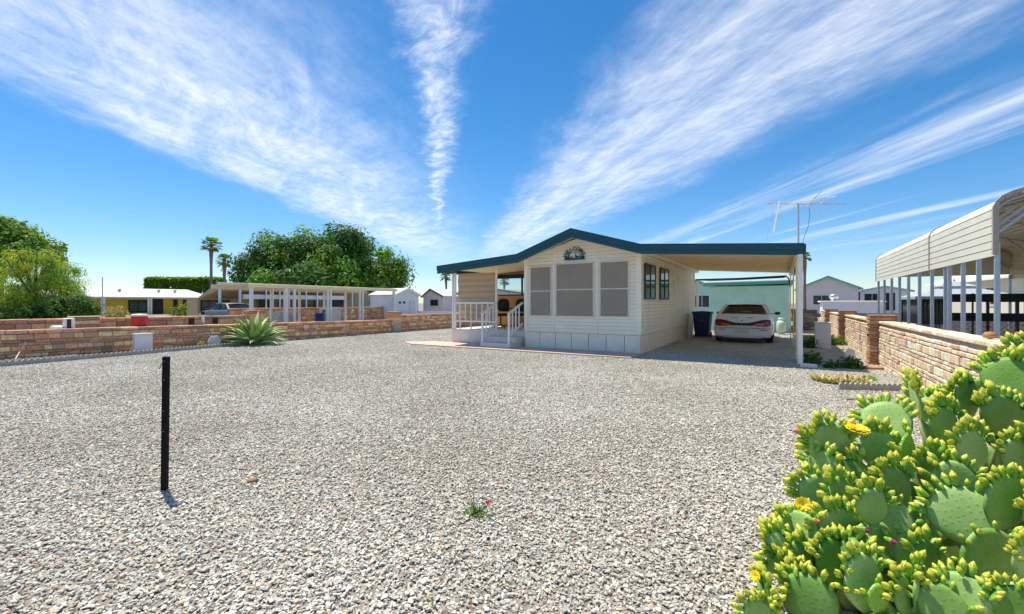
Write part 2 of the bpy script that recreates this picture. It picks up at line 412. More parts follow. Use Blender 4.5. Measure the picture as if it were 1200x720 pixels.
def block_face(mb, o, u, n, L, rows, dep=.06, slope=0.0):
    """courses of separate stones on a face; o bottom start, u along, n outward"""
    o, u, n = Vector(o), Vector(u), Vector(n); z = 0
    for h, w0, w1, pal, jt in rows:
        a = -rnd.uniform(0, w0)
        while a < L:
            w = rnd.uniform(w0, w1); a0, a1 = max(a, 0), min(a+w, L)
            if a1-a0 > .02:
                d = dep+rnd.uniform(-jt, jt)
                p = o+u*(a0+.005)+Vector((0,0,z+.005+slope*a0+rnd.uniform(-.003,.003)))-n*.02
                mb.obox(p, u*(a1-a0-.01), n*(.02+d), Vector((0,0,h-.012+rnd.uniform(-.006,.004))), 0, jit(rnd.choice(pal),.17), .009)
            a += w
        z += h
def pillar(mb, x0, x1, y0, y1, h, pal=PAL_P, course=.07):
    z = 0
    while z < h-.02:
        j = [rnd.uniform(-.015,.015) for _ in range(4)]
        hh = min(course*rnd.uniform(.8,1.25), h-z)
        mb.box(x0+j[0], x1+j[1], y0+j[2], y1+j[3], z+.004, z+hh-.004, 0, jit(rnd.choice(pal)), .01)
        z += hh
    mb.box(x0+.03, x1-.03, y0+.03, y1-.03, 0, h-.03, 1, (.3,.22,.17))
ROWS_R = []
for k in range(3):
    ROWS_R += [(.065,.17,.28,PAL_R,.008),(.06,.16,.28,PAL_R,.008),(.125,.10,.17,PAL_R,.008)]
ROWS_R += [(.065,.17,.28,PAL_R,.008),(.065,.2,.32,PAL_R,.012)]
RW_X, RW_T = 1.90, .22
rw = thing('block_wall', 'long low wall of pinkish cream stone blocks behind the prickly pear cactus', 'wall', (2.0,11,0))
def right_panel(y0, y1):
    mb = MB()
    mb.box(RW_X, RW_X+RW_T, y0, y1, 0, .93, 1, (.3,.25,.2))
    block_face(mb, (RW_X,y1,0), (0,-1,0), (-1,0,0), y1-y0, ROWS_R, .025)
    block_face(mb, (RW_X+RW_T,y0,0), (0,1,0), (1,0,0), y1-y0, ROWS_R, .02)
    a = y0
    while a < y1:
        w = min(rnd.uniform(.2,.3), y1-a); mb.box(RW_X-.03, RW_X+RW_T+.03, a+.004, a+w-.004, .935, .985+rnd.uniform(0,.008), 0, jit(rnd.choice(PAL_R)), .01); a += w
    mb.build('wall_panel', [M['brick'], M['mortar']], rw)
for y0, y1 in ((-1.5,5.0),(5.4,12.8),(13.2,19.0),(19.4,24.6),(25.0,30)): right_panel(y0, y1)
for i, y in enumerate((5.2,13.0,19.2,24.8)):
    mb = MB(); pillar(mb, 1.70, 2.2, y-.2, y+.2, 1.13 if i else 1.16)
    mb.build('pillar', [M['brick'], M['mortar']], rw)

ROWS_L = [(.08,.15,.4,PAL_L,.02),(.07,.12,.3,PAL_LY,.02),(.05,.15,.4,PAL_L,.02),(.10,.14,.34,PAL_LY,.02),(.055,.15,.42,PAL_L,.02),(.06,.14,.4,PAL_L+PAL_LY,.02),(.11,.14,.34,PAL_LY,.02),(.06,.2,.45,PAL_L,.02)]
def left_wall(name, label, X, y0, y1, top, t=.3, drop=0.0, rows=ROWS_L, pill=()):
    th = thing(name, label, 'wall', (X-t/2, (y0+y1)/2, 0))
    mb = MB(); H = sum(r[0] for r in rows); k = top/H
    rows = [(h*k,a,b,p,j) for h,a,b,p,j in rows]
    mb.box(X-t, X-.0, y0, y1, -.1, top-.03, 1, (.25,.2,.17))
    block_face(mb, (X,y0,0), (0,1,0), (1,0,0), y1-y0, rows, .025)
    a = y0
    while a < y1:
        w = min(rnd.uniform(.3,.5), y1-a); mb.box(X-t-.02, X+.015, a+.004, a+w-.004, top-.03, top+.015+rnd.uniform(0,.01), 0, jit(rnd.choice(PAL_L+PAL_LY)), .01); a += w
    if drop: mb.v = [(x, y, z-max(0,(y-2.9))*drop) for x, y, z in mb.v]
    mb.build('wall_panel', [M['brick'], M['mortar']], th)
    for (py, ph) in pill:
        mb = MB(); pillar(mb, X-t-.02, X+.1, py-.3, py+.3, ph, PAL_L+PAL_LY, .1); mb.build('pillar', [M['brick'], M['mortar']], th)
    return th
left_wall('retaining_wall', 'low red and yellow stone block retaining wall along left side of gravel yard', -15.6, -3, 15.1, .73, .3, .0118, pill=())
left_wall('boundary_wall', 'brown stone block wall section with square end pillar right of the open pergola', -15.6, 15.7, 34, .80, .3, 0, pill=((15.4,.99),))
left_wall('upper_wall', 'upper tier stone block wall with stub pillar behind the red cooler', -17.0, -3, 9.4, .95, .3, .005, pill=((4.75,1.02),(9.6,1.12)))
left_wall('neighbour_wall', 'stone block wall under the neighbouring pergola behind the blue barrel', -25.5, 13.0, 26.0, 1.08, .3, 0)
sb = MB(); sb.box(-16.95,-15.85,-3,15.0,-.05,.66); sb.v = [(x,y,z-max(0,y-2.9)*.0118) for x,y,z in sb.v]; tag(sb.build('planter_soil', M['soil']), kind='structure')

# ------------------------------------------------------------------ house
HX0, HX1, HY0, HY1, EZ = -6.8, -3.25, 12.15, 20.9, 2.74
RIDGE = -5.0
def roof_top(x):
    P = [(-9.82,2.60),(-6.74,2.83),(RIDGE,3.45),(-3.08,2.885),(.43,2.665)]
    for (xa,za),(xb,zb) in zip(P, P[1:]):
        if x <= xb: return za+(zb-za)*(x-xa)/(xb-xa)
    return P[-1][1]
house = thing('manufactured_home', 'cream lap sided manufactured home with teal fascia, three screened windows and attached carport', 'house', (-5,16,0))
def laps(mb, P, u, n, L, z0, z1, lim=None, pitch=.10, dep=.026):
    P, u, n = Vector(P), Vector(u), Vector(n); z = z0
    while z < z1-.001:
        zt = min(z+pitch, z1)
        a0, a1, b0, b1 = 0, L, 0, L
        if lim: (a0,a1), (b0,b1) = lim(z), lim(zt)
        if a1-a0 < .02: break
        g_ = Vector((0,0,z+.017))
        v = [P+u*a0+n*dep+g_, P+u*a1+n*dep+g_, P+u*b1+n*.004+Vector((0,0,zt)), P+u*b0+n*.004+Vector((0,0,zt)),
             P+u*a0-n*.004+g_, P+u*a1-n*.004+g_]
        mb.add(v, [(0,1,2,3),(4,5,1,0)]); z = zt
def gable_lim(z):
    lo, hi = 0, HX1-HX0
    if z > EZ:
        lo = (z-2.72)/(3.45-.17-2.72)*(RIDGE-HX0); hi = (HX1-HX0)-(z-2.72)/(3.45-.17-2.72)*(HX1-RIDGE)
    return (max(0,lo), min(HX1-HX0,hi))
w = MB()
w.box(HX0+.01, HX1-.01, HY0+.01, HY1-.01, .53, EZ)
w.prism([(HX0+.01,EZ),(HX1-.01,EZ),(RIDGE,3.27)], (0,HY0+.01,0), (1,0,0), (0,0,1), (0,HY1-HY0-.02,0))
laps(w, (HX0,HY0,0), (1,0,0), (0,-1,0), HX1-HX0, .535, 3.25, gable_lim)
laps(w, (HX1,HY0,0), (0,1,0), (1,0,0), HY1-HY0, .535, 2.80)
laps(w, (HX0,HY1,0), (0,-1,0), (-1,0,0), HY1-HY0, .535, 2.80)
w.build('wall', M['siding'], house, normals=False)
for x, za in ((HX0+.045,2.72),(-5.79,2.97),(-4.45,3.04),(HX1-.045,2.72)):   # corner and panel trims
    h_ = .05 if x in (HX0+.045,HX1-.045) else .014
    w = MB(); w.box(x-h_, x+h_, HY0-.036, HY0-.001, .53, za); w.build('corner_trim', M['siding'], house)
for y0,y1,d_ in ((HY0-.035,HY0+.09,.036),(16.70,16.74,.032),(HY1-.1,HY1+.02,.036)):
    w = MB(); w.box(HX1+.001, HX1+d_, y0, y1, .53, 2.74); w.build('corner_trim', M['siding'], house)
w = MB()   # skirting: flat vertical panels with gaps
w.box(HX0+.03, HX1-.03, HY0+.031, HY1-.03, -.05, .525, 1)
x = HX0
for k in range(7):
    x1 = min(HX0+(k+1)*.52, HX1); w.box(x+.008, x1-.008, HY0+.004, HY0+.03, -.05, .505); x = x1
y = HY0+.02
for k in range(17):
    y1 = min(y+.52, HY1); w.box(HX1-.03, HX1-.002, y+.008, y1-.008, -.05, .505); w.box(HX0+.002, HX0+.03, y+.004, y1-.004, -.05, .525); y = y1
w.box(HX0, HX1+.01, HY0-.012, HY0+.01, .515, .55); w.box(HX1-.01, HX1+.012, HY0+.01, HY1, .515, .55)
w.build('skirting', [M['skirt'], M['blackp']], house)
w = MB()   # gable roof
P = [(-6.74,2.83),(RIDGE,3.45),(-3.08,2.885)]
w.prism([(x,z-.004) for x,z in P]+[(x,z-.10) for x,z in P[::-1]], (0,11.62,0), (1,0,0), (0,0,1), (0,9.6,0))
w.build('roof', M['roofw'], house)
w = MB()   # carport pan roof with ribs underneath
w.prism([(-3.07,2.878),(.40,2.655),(.40,2.60),(-3.07,2.823)], (0,11.62,0), (1,0,0), (0,0,1), (0,9.6,0))
for k in range(24):
    y = 11.9+k*.4; w.prism([(-3.05,2.8225),(.36,2.606),(.36,2.586),(-3.05,2.8025)], (0,y,0), (1,0,0), (0,0,1), (0,.03,0))
w.build('carport_roof', M['ceil'], house)
w = MB()
w.prism([(-9.79,2.592),(-6.75,2.82),(-6.75,2.765),(-9.79,2.537)], (0,11.62,0), (1,0,0), (0,0,1), (0,3.5,0))
w.build('porch_awning', M['ceil'], house)
w = MB(); w.box(HX1+.004,-3.055,HY0-.4,HY1+.05,2.70,2.795); w.build('frieze_board', M['siding'], house)
w = MB()   # teal fascia in two steps
P = [(-9.82,2.60),(-6.74,2.83),(RIDGE,3.45),(-3.08,2.885),(.43,2.665)]
w.prism(P+[(x,z-.12) for x,z in P[::-1]], (0,11.54,0), (1,0,0), (0,0,1), (0,.078,0))
w.prism([(x,z-.1215) for x,z in P]+[(x,z-.235) for x,z in P[::-1]], (0,11.565,0), (1,0,0), (0,0,1), (0,.053,0))
w.prism([(x,z+.001) for x,z in P]+[(x,z+.022) for x,z in P[::-1]], (0,11.525,0), (1,0,0), (0,0,1), (0,.10,0))
w.box(.41,.47,11.62,21.2,2.47,2.68); w.box(-9.86,-9.79,11.62,15.1,2.40,2.61)
w.build('fascia', M['teal'], house)
w = MB(); w.bar((-9.7,11.68,2.455),(-6.8,11.68,2.665),.06,.10); w.build('beam', M['trimw'], house)
w = MB(); w.box(.28,.38,11.75,21.0,2.48,2.585); w.build('beam', M['ceil'], house)
def post(x, y, z0, z1, s=.07, m='trimw', nm='post'):
    mb = MB(); mb.box(x-s/2,x+s/2,y-s/2,y+s/2,z0,z1,0,(1,1,1),.008); return mb.build(nm, M[m], house)
for y in (13.1,16.3,20.6): post(.33, y, 0, 2.48, .036, 'ceil')
d = MB(); d.box(.31,.41,11.56,11.64,.06,2.46,0,(1,1,1),.012); d.bar((.36,11.60,.05),(.66,11.56,.045),.09,.08); d.build('downspout', M['trimw'], house)
# front windows
def window(x0, x1, z0, z1, nm='window'):
    y = HY0-.026; fr = MB(); t = .032
    for a in ((x0-t,x1+t,z1,z1+t),(x0-t,x1+t,z0-t,z0),(x0-t,x0,z0,z1),(x1,x1+t,z0,z1)): fr.box(a[0],a[1],y-.028,y+.02,a[2],a[3],0,(1,1,1),.004)
    f = fr.build(nm, M['wtrim'], house)
    zm = z0+(z1-z0)*.505
    mb = MB(); mb.box(x0,x1,y-.018,y+.01,z0,z1); mb.build('solar_screen', M['screen'], f)
    mb = MB(); mb.box(x0,x1,y-.026,y-.0185,zm-.014,zm+.014); mb.build('mullion', M['wtrim'], f)
window(-6.57,-5.90,1.02,2.47); window(-5.70,-4.57,1.02,2.53); window(-4.34,-3.57,1.03,2.53)
def side_window(y0, y1, z0, z1):
    x = HX1+.032; fr = MB(); t = .05
    for a in ((y0,y1,z1-t,z1),(y0,y1,z0,z0+t),(y0,y0+t,z0+t,z1-t),(y1-t,y1,z0+t,z1-t),((y0+y1)/2-.02,(y0+y1)/2+.02,z0+t,z1-t)): fr.box(x-.01,x+.03,a[0],a[1],a[2],a[3])
    f = fr.build('side_window', M['blackf'], house); ym = (y0+y1)/2
    mb = MB(); mb.box(x-.005,x+.012,y0+t,ym-.02,z0+t,z1-t); mb.build('dark_pane', M['darkglass'], f)
    mb = MB(); mb.box(x-.005,x+.016,ym+.02,y1-t,z0+t,z1-t); mb.build('sliding_pane', M['paneglass'], f)
side_window(12.5,13.7,1.5,2.5); side_window(14.32,15.55,1.5,2.5)
mb = MB(); mb.box(HX1+.005,HX1+.05,17.0,17.12,1.0,1.12,0,(1,1,1),.01); mb.build('outdoor_socket', M['trimw'], house)
# porch
DX0, DY0, DZ = -9.78, 12.3, .50
w = MB(); w.box(DX0, HX0-.01, DY0-.02, 15.05, DZ-.05, DZ)
w.build('porch_deck', M['deckw'], house)
w = MB(); w.box(DX0+.04, HX0-.01, DY0+.03, 15.0, -.02, DZ-.055, 1)
for k in range(4):
    a, b = DX0+k*.745, min(DX0+(k+1)*.745, HX0-.012); w.box(a+.004,b-.004,DY0,DY0+.025,.02,DZ-.055)
w.box(DX0,DX0+.03,DY0+.03,15.0,.02,DZ-.055)
w.build('deck_skirting', [M['deckw'], M['blackp']], house)
SX0, SX1 = -7.98, -6.92
for (y0,z1) in ((11.42,.17),(11.76,.335)):
    w = MB(); w.box(SX0,SX1,y0+.02,DY0-.03,z1-.165 if z1 < .2 else .175,z1-.03,0); w.box(SX0-.02,SX1+.02,y0,DY0-.025,z1-.028,z1,0,(1,1,1),.006)
    w.build('step', M['deckw'], house)
for x in (-9.76,-9.66,-7.97,-6.85): post(x, 12.34, DZ, 2.42+(x+9.8)*.07, .06, 'trimw', 'porch_post')
w = MB()
w.bar((-9.63,12.34,1.39),(-8.0,12.34,1.39),.05,.06); w.bar((-9.63,12.34,.77),(-8.0,12.34,.77),.04,.05)
for k in range(7): x = -9.45+k*.23; w.box(x-.016,x+.016,12.325,12.355,.795 if k % 2 else DZ,1.36)
w.build('railing', M['trimw'], house)
for x in (-7.93,-6.97):
    w = MB(); w.box(x-.028,x+.028,11.46,11.516,.17,1.08)
    w.bar((x,11.44,1.06),(x,12.3,1.40),.05,.055); w.bar((x,11.51,.42),(x,12.3,.74),.04,.05)
    for k in range(1,4): y = 11.49+k*.2; w.box(x-.015,x+.015,y-.015,y+.015,.40+(y-11.49)*.4,1.06+(y-11.49)*.4)
    w.build('stair_rail', M['trimw'], house)
w = MB(); n = 24
vs = []; fs = []
for i in range(n+1):
    z = 2.40-(2.40-.86)*i/n
    for j in range(9):
        x = -9.60+j/8*1.58; vs.append((x, 12.42+.012*math.sin(z*14+j*.7)+.006*math.sin(j*2.1), min(z, 2.42+(x+9.8)*.07-.02)))
for i in range(n):
    for j in range(8): fs.append((i*9+j,i*9+j+1,i*9+j+10,i*9+j+9))
w.add(vs, fs, 0, (1,1,1), True); w.build('roll_shade', M['shade'], house)
# porch back: orange half wall, glazing above
w = MB(); w.box(-9.76,-6.82,14.92,15.0,DZ,1.66); w.build('porch_half_wall', M['orange'], house)
w = MB()
for a in ((-9.76,-6.82,1.665,1.72),(-9.76,-6.82,2.34,2.50),(-9.76,-9.70,1.72,2.34),(-8.52,-8.46,1.72,2.34),(-6.9,-6.82,1.72,2.34)): w.box(a[0],a[1],14.93,14.99,a[2],a[3])
f = w.build('porch_window', M['blackf'], house)
w = MB(); w.prism([(-9.76,2.505),(-6.82,2.505),(-6.82,2.75),(-9.76,2.53)],(0,14.935,0),(1,0,0),(0,0,1),(0,.05,0)); w.build('porch_header', M['brown'], house)
w = MB(); w.box(-9.70,-6.9,14.955,14.963,1.72,2.34); w.build('glass', M['glass'], f)
# rolled tarpaulin at the back of the carport
tp = MB(); tp.tube([(-3.2,20.95,2.40),(-1.5,20.95,2.405),(.2,20.95,2.46)],.035,10)
tp.prism([(-3.2,2.36),(-1.6,2.37),(.18,2.425),(.1,2.39),(-1.4,2.345),(-2.6,2.33)], (0,20.945,0),(1,0,0),(0,0,1),(0,.012,0))
tp.tube([(.2,20.93,2.44),(.27,20.93,2.36),(.30,20.92,2.2),(.31,20.9,2.05)],.025,8)
tp.build('rolled_tarpaulin', M['blackp'], house)

# welcome sign on the gable
def letter_mesh(ch, size, ext):
    cu = bpy.data.curves.new('letter', 'FONT'); cu.body = ch; cu.size = size; cu.extrude = ext; cu.align_x = 'CENTER'; cu.offset = .004
    ob = bpy.data.objects.new('letter', cu); me = bpy.data.meshes.new_from_object(ob)
    V = [v.co.copy() for v in me.vertices]; F = [list(p.vertices) for p in me.polygons]
    bpy.data.objects.remove(ob); bpy.data.meshes.remove(me); bpy.data.curves.remove(cu)
    return V, F
sx, sz, sy = -5.13, 2.665, HY0-.05
wt = thing('welcome_sign', 'dark teal metal half round WELCOME sign above the middle front window', 'sign', (sx,sy,sz))
mb = MB(); Rr = .225
arc = [(sx+Rr*math.cos(R(t)), sy, sz+Rr*math.sin(R(t))*.95) for t in range(0,181,10)]
mb.tube(arc, .009, 6); mb.bar((sx-.31,sy,sz),(sx+.31,sy,sz),.02,.05)
for dx, r in ((-.26,.05),(-.18,.035),(.2,.03),(.26,.055),(-.08,.03),(.06,.035)): mb.lathe([(0,-r*.6),(r*.8,-r*.4),(r,0),(r*.7,r*.6),(0,r*.8)], (sx+dx,sy,sz+.045), 8)
mb.tube([(sx-.15,sy,sz+.02),(sx-.17,sy,sz+.13),(sx-.14,sy,sz+.2)],.013,6); mb.tube([(sx-.17,sy,sz+.11),(sx-.21,sy,sz+.15),(sx-.2,sy,sz+.2)],.011,6)
mb.tube([(sx+.01,sy,sz+.22),(sx+.04,sy,sz+.1),(sx+.06,sy,sz+.04)],[.007,.014,.022],6); mb.tube([(sx+.05,sy,sz+.06),(sx+.13,sy,sz+.07),(sx+.17,sy,sz+.10)],[.02,.016,.006],6)
mb.build('sign_frame', M['teal'], wt)
mb = MB()
for i, ch in enumerate('WELCOME'):
    t = R(153-i*21); V, F = letter_mesh(ch, .145, .006)
    Rm = Matrix.Rotation(t-math.pi/2, 3, 'Z'); base = Vector((Rr+.04)*Vector((math.cos(t), math.sin(t)*.95)))
    P = [(Rm@v) for v in V]
    mb.add([(sx+p.x+base.x, sy-p.z, sz+p.y+base.y) for p in P], F)
mb.build('lettering', M['teal'], wt)

# ------------------------------------------------------------------ office chairs on porch
def office_chair(loc, rz, label):
    t = thing('office_chair', label, 'chair', loc, rz, 'chairs on the porch')
    T = lambda m: m
    def part(mb, nm, mt):
        me = mb.mesh(nm, M[mt]); o = bpy.data.objects.new(nm, me); COL.objects.link(o); o.parent = t; return o
    mb = MB()    # back rest: rounded, curved panel; chair faces +y locally, back at -y
    prof = [(.17,.58),(.215,.66),(.235,.78),(.225,.92),(.185,1.0),(.11,1.04),(0,1.05)]
    out = prof+[(-a,b) for a,b in prof[-2::-1]]
    n = len(out)
    front = [(a, -.24-.03*(b-.58)+.05*(a/.24)**2, b) for a,b in out]; back = [(a*.94, y-.06, .8+(b-.8)*.95) for (a,y,b) in front]
    mb.add(front+back, [tuple(range(n)), tuple(range(2*n-1,n-1,-1))]+[(i,(i+1)%n,n+(i+1)%n,n+i) for i in range(n)])
    part(mb,'backrest','black')
    mb = MB(); mb.box(-.24,.24,-.22,.24,.43,.52,0,(1,1,1),.03); part(mb,'seat','black')
    for s in (-1,1):
        mb = MB(); mb.tube([(s*.22,-.1,.46),(s*.29,-.1,.5),(s*.29,-.08,.68)],.018,6); mb.box(s*.29-.03,s*.29+.03,-.16,.12,.68,.715,0,(1,1,1),.012); part(mb,'armrest','blackp')
    mb = MB(); mb.tube([(0,0,.08),(0,0,.44)],.028,8)
    for k in range(5):
        a = 2*math.pi*k/5; mb.tube([(0,0,.1),(.3*math.cos(a),.3*math.sin(a),.065)],[.026,.015],6); mb.lathe([(0,-.03),(.028,-.015),(.028,.015),(0,.03)],(.3*math.cos(a),.3*math.sin(a),.031),8)
    part(mb,'base','blackp')
    return t
office_chair((-8.60,13.6,DZ), R(185), 'black high back office chair beside the tan roll shade')
office_chair((-8.16,13.95,DZ), R(165), 'black high back office chair nearer the house siding')

# ------------------------------------------------------------------ cars
def make_car(loc, rz, label, paint, nm='parked_car'):
    t = thing(nm, label, 'car', loc, rz)
    def part(mb, n, mts, par=None, smooth=False):
        me = mb.mesh(n, mts if isinstance(mts, list) else M[mts])
        bm = bmesh.new(); bm.from_mesh(me); bmesh.ops.recalc_face_normals(bm, faces=bm.faces[:]); bm.to_mesh(me); bm.free()
        o = bpy.data.objects.new(n, me); COL.objects.link(o); o.parent = par or t; return o
    # lower body loft: stations along y (rear at 0)
    ST = [(0.0,.79,.30,.52,.62),(.02,.86,.22,.52,.70),(.06,.885,.20,.53,.90),(.12,.89,.20,.54,.975),(.4,.90,.20,.56,1.0),(.9,.905,.2,.57,1.0),(2.2,.915,.19,.57,.98),(3.3,.91,.19,.57,.96),(3.9,.90,.2,.55,.88),(4.4,.87,.22,.52,.78),(4.68,.80,.26,.48,.66),(4.76,.66,.32,.46,.56)]
    rings = []
    for (y,hw,zb,zm,zt) in ST:
        half = [(0,zb),(hw*.6,zb),(hw*.93,zb+.03),(hw,zb+.13),(hw*1.005,zm),(hw*.985,zm+(zt-zm)*.45),(hw*.93,zt-.05),(hw*.85,zt-.008),(hw*.5,zt+.012),(0,zt+.018)]
        ring = [(x,z) for x,z in half]+[(-x,z) for x,z in half[-2:0:-1]]
        rw = max(0, 1-y/.9); fw = max(0, 1-(4.76-y)/1.2)
        rings.append([(x, y+rw*.16*(x/.9)**2-fw*.3*(x/.9)**2, z) for x,z in ring])
    n = len(rings[0]); mb = MB(); vs = [p for r in rings for p in r]; fs = []
    for i in range(len(rings)-1):
        for k in range(n): fs.append((i*n+k,i*n+(k+1)%n,(i+1)*n+(k+1)%n,(i+1)*n+k))
    mb.add(vs, fs, 0, (1,1,1), True); mb.add(rings[0],[tuple(range(n))],0,(1,1,1),True); mb.add(rings[-1],[tuple(range(n))],0,(1,1,1),True)
    body = part(mb,'body',paint)
    # greenhouse: glass volume and body coloured roof, pillars
    GS = [(.72,.70,.80,.98,.985),(1.42,.60,.795,.985,1.325),(2.0,.615,.80,.985,1.365),(2.65,.60,.80,.985,1.345),(3.55,.70,.79,.95,.955)]
    mb = MB(); rr = []
    for (y,ht,hb,zb,zt) in GS: rr.append([(-hb,y,zb),(-ht,y,zt),(0,y,zt+.012),(ht,y,zt),(hb,y,zb)])
    for a, b in zip(rr, rr[1:]): mb.add(a+b, [(k,k+1,6+k,5+k) for k in range(4)])
    part(mb,'window_glass','carglass',None)
    mb = MB(); mb.box(-.74,.74,.86,3.35,1.022,1.034); part(mb,'parcel_shelf','black')
    for (hx,hy) in ((-.38,1.25),(.38,1.25),(-.40,2.3),(.40,2.3)):
        mb = MB(); mb.box(hx-.15,hx+.15,hy-.05,hy+.05,1.0,1.15 if hy < 2 else 1.22,0,(1,1,1),.04); part(mb,'headrest','black')
    mb = MB()
    top = [(y,ht+.012,zt+.012) for (y,ht,hb,zb,zt) in GS[1:4]]
    top = [(1.36,.595,1.31)]+top+[(2.72,.585,1.335)]
    vs = []; 
    for (y,hx,z) in top: vs += [(-hx,y,z-.02),(-hx*.9,y,z+.012),(0,y,z+.03),(hx*.9,y,z+.012),(hx,y,z-.02)]
    mb.add(vs, [(i*5+k,i*5+k+1,i*5+k+6,i*5+k+5) for i in range(len(top)-1) for k in range(4)], 0, (1,1,1), True)
    for s in (-1,1):
        mb.bar((s*.60,1.38,1.32),(s*.80,.70,.975),.10,.035,0,(0,0,1)); mb.bar((s*.60,2.7,1.335),(s*.76,3.5,.96),.06,.04); mb.bar((s*.615,2.0,1.365),(s*.815,1.98,.97),.03,.07,0,(s,0,0))
    part(mb,'roof',paint)
    def ry(x, z):  # rear surface y at x, z
        zz = [(.2,.06),(.3,.004),(.52,-.004),(.62,-.002),(.70,.015),(.90,.055),(.975,.11)]
        y = zz[-1][1]
        for (a,b),(c,d) in zip(zz,zz[1:]):
            if z <= c: y = b+(d-b)*max(0,(z-a))/(c-a); break
        return y+.16*(x/.9)**2*.98
    def patch(mb, poly, off, mi=0):  # a raised patch on the rear surface, sliced in x
        top, bot = poly
        vs = []; fs = []
        for (x,zt),(x2,zb) in zip(top, bot): vs += [(x, ry(x,zt)-off, zt),(x, ry(x,zb)-off, zb),(x, ry(x,zt)+.05, zt),(x, ry(x,zb)+.05, zb)]
        for i in range(len(top)-1):
            a, b = i*4, i*4+4; fs += [(a,b,b+1,a+1),(a+2,b+2,b,a),(a+1,b+1,b+3,a+3)]
        e = (len(top)-1)*4; fs += [(0,1,3,2),(e,e+2,e+3,e+1)]
        mb.add(vs, fs, mi)
    mb = MB(); xs = [-.84,-.78,-.66,-.5,-.35,-.2,0,.2,.35,.5,.66,.78,.84]
    zt = [.80,.83,.83,.80,.755,.72,.715,.72,.755,.80,.83,.83,.80]; zb = [.66,.61,.60,.61,.625,.63,.63,.63,.625,.61,.60,.61,.66]
    patch(mb,([(x,z) for x,z in zip(xs,zt)],[(x,z) for x,z in zip(xs,zb)]),.012)
    part(mb,'lamp_panel','blackp')
    for s in (-1,1):
        mb = MB(); X = [.30,.42,.55,.70,.81]; T = [.66,.69,.72,.77,.775]; B = [.64,.625,.625,.625,.66]
        patch(mb,([(s*x,z) for x,z in zip(X,T)],[(s*x,z) for x,z in zip(X,B)]),.02,0)
        l = part(mb,'tail_lamp',[M['lampr']])
        mb = MB(); patch(mb,([(s*.36,.665),(s*.5,.69),(s*.64,.715)],[(s*.36,.635),(s*.5,.635),(s*.64,.635)]),.026); part(mb,'turn_signal','lampo',l)
        mb = MB(); patch(mb,([(s*.52,.50),(s*.74,.50)],[(s*.52,.475),(s*.74,.475)]),.012); part(mb,'reflector','lampr')
    mb = MB(); patch(mb,([(-.2,.49),(.2,.49)],[(-.2,.36),(.2,.36)]),.012); part(mb,'licence_plate','boxw')
    mb = MB(); patch(mb,([(-.86,.545),(-.4,.55),(0,.552),(.4,.55),(.86,.545)],[(-.86,.535),(-.4,.54),(0,.542),(.4,.54),(.86,.535)]),.006); part(mb,'bumper_seam','blackp')
    mb = MB(); patch(mb,([(-.33,.905),(.33,.905)],[(-.33,.888),(.33,.888)]),.010); part(mb,'brake_light','lampr')
    mb = MB(); mb.box(-.022,.022,ry(0,.78)-.008,ry(0,.78)+.03,.785,.815); part(mb,'boot_lock','blackp')
    mb = MB(); mb.box(-.72,.72,.10,.5,.13,.24); mb.tube([(-.55,.0,.17),(-.55,.4,.17)],.03,8); part(mb,'underside','blackp')
    for s in (-1,1):
        mb = MB(); mb.bar((s*.82,2.95,.97),(s*.95,2.93,.99),.05,.03); mb.box(s*1.02-.09,s*1.02+.09,2.86,2.97,.94,1.05,0,(1,1,1),.03); part(mb,'mirror','blackp')
        for yy in (.95,3.75):
            mb = MB(); c = (s*.80,yy,.315); n2 = 20
            pr = [(.19,-.1),(.29,-.1),(.315,-.07),(.315,.07),(.29,.1),(.19,.1)]
            vs = []; 
            for r,a in pr:
                for k in range(n2): q = 2*math.pi*k/n2; vs.append((c[0]+a, c[1]+r*math.cos(q), c[2]+r*math.sin(q)))
            mb.add(vs,[(i*n2+k,i*n2+(k+1)%n2,(i+1)*n2+(k+1)%n2,(i+1)*n2+k) for i in range(len(pr)-1) for k in range(n2)],0,(1,1,1),True)
            wh = part(mb,'wheel','tyre')
            mb = MB(); vs = [(c[0]+s*.085,c[1],c[2])]+[(c[0]+s*.075,c[1]+.195*math.cos(2*math.pi*k/n2),c[2]+.195*math.sin(2*math.pi*k/n2)) for k in range(n2)]
            mb.add(vs,[(0,1+k,1+(k+1)%n2) for k in range(n2)]); part(mb,'rim','rim',wh)
    return t
make_car((-1.13,17.05,0), 0, 'white four door saloon parked tail outwards in the shade of carport', 'carw')

# wheelie bin with recycling mark
t = thing('wheelie_bin', 'navy blue wheeled rubbish bin beside the white car', 'bin', (-2.72,19.6,0))
def lp(mb, nm, mt, par): 
    return mb.build(nm, M[mt], par)
mb = MB()
def frustum(mb, c, a, b, z0, z1, k, mi=0):
    cx, cy = c; vs = [(cx+s*a*(k if z == z0 else 1), cy+q*b*(k if z == z0 else 1), z) for z in (z0,z1) for s,q in ((-1,-1),(1,-1),(1,1),(-1,1))]
    mb.add(vs,[(0,1,2,3),(4,7,6,5),(0,4,5,1),(1,5,6,2),(2,6,7,3),(3,7,4,0)],mi)
frustum(mb,(-2.72,19.6),.33,.36,.06,1.0,.78); frustum(mb,(-2.72,19.6),.345,.375,.93,.985,1.0)
lp(mb,'bin_body','navy',t)
mb = MB(); mb.prism([(-.38,1.0),(-.36,1.04),(0,1.07),(.36,1.04),(.38,1.0)],(-2.72,19.22,0),(1,0,0),(0,0,1),(0,.78,0)); lp(mb,'lid','navy',t)
mb = MB()
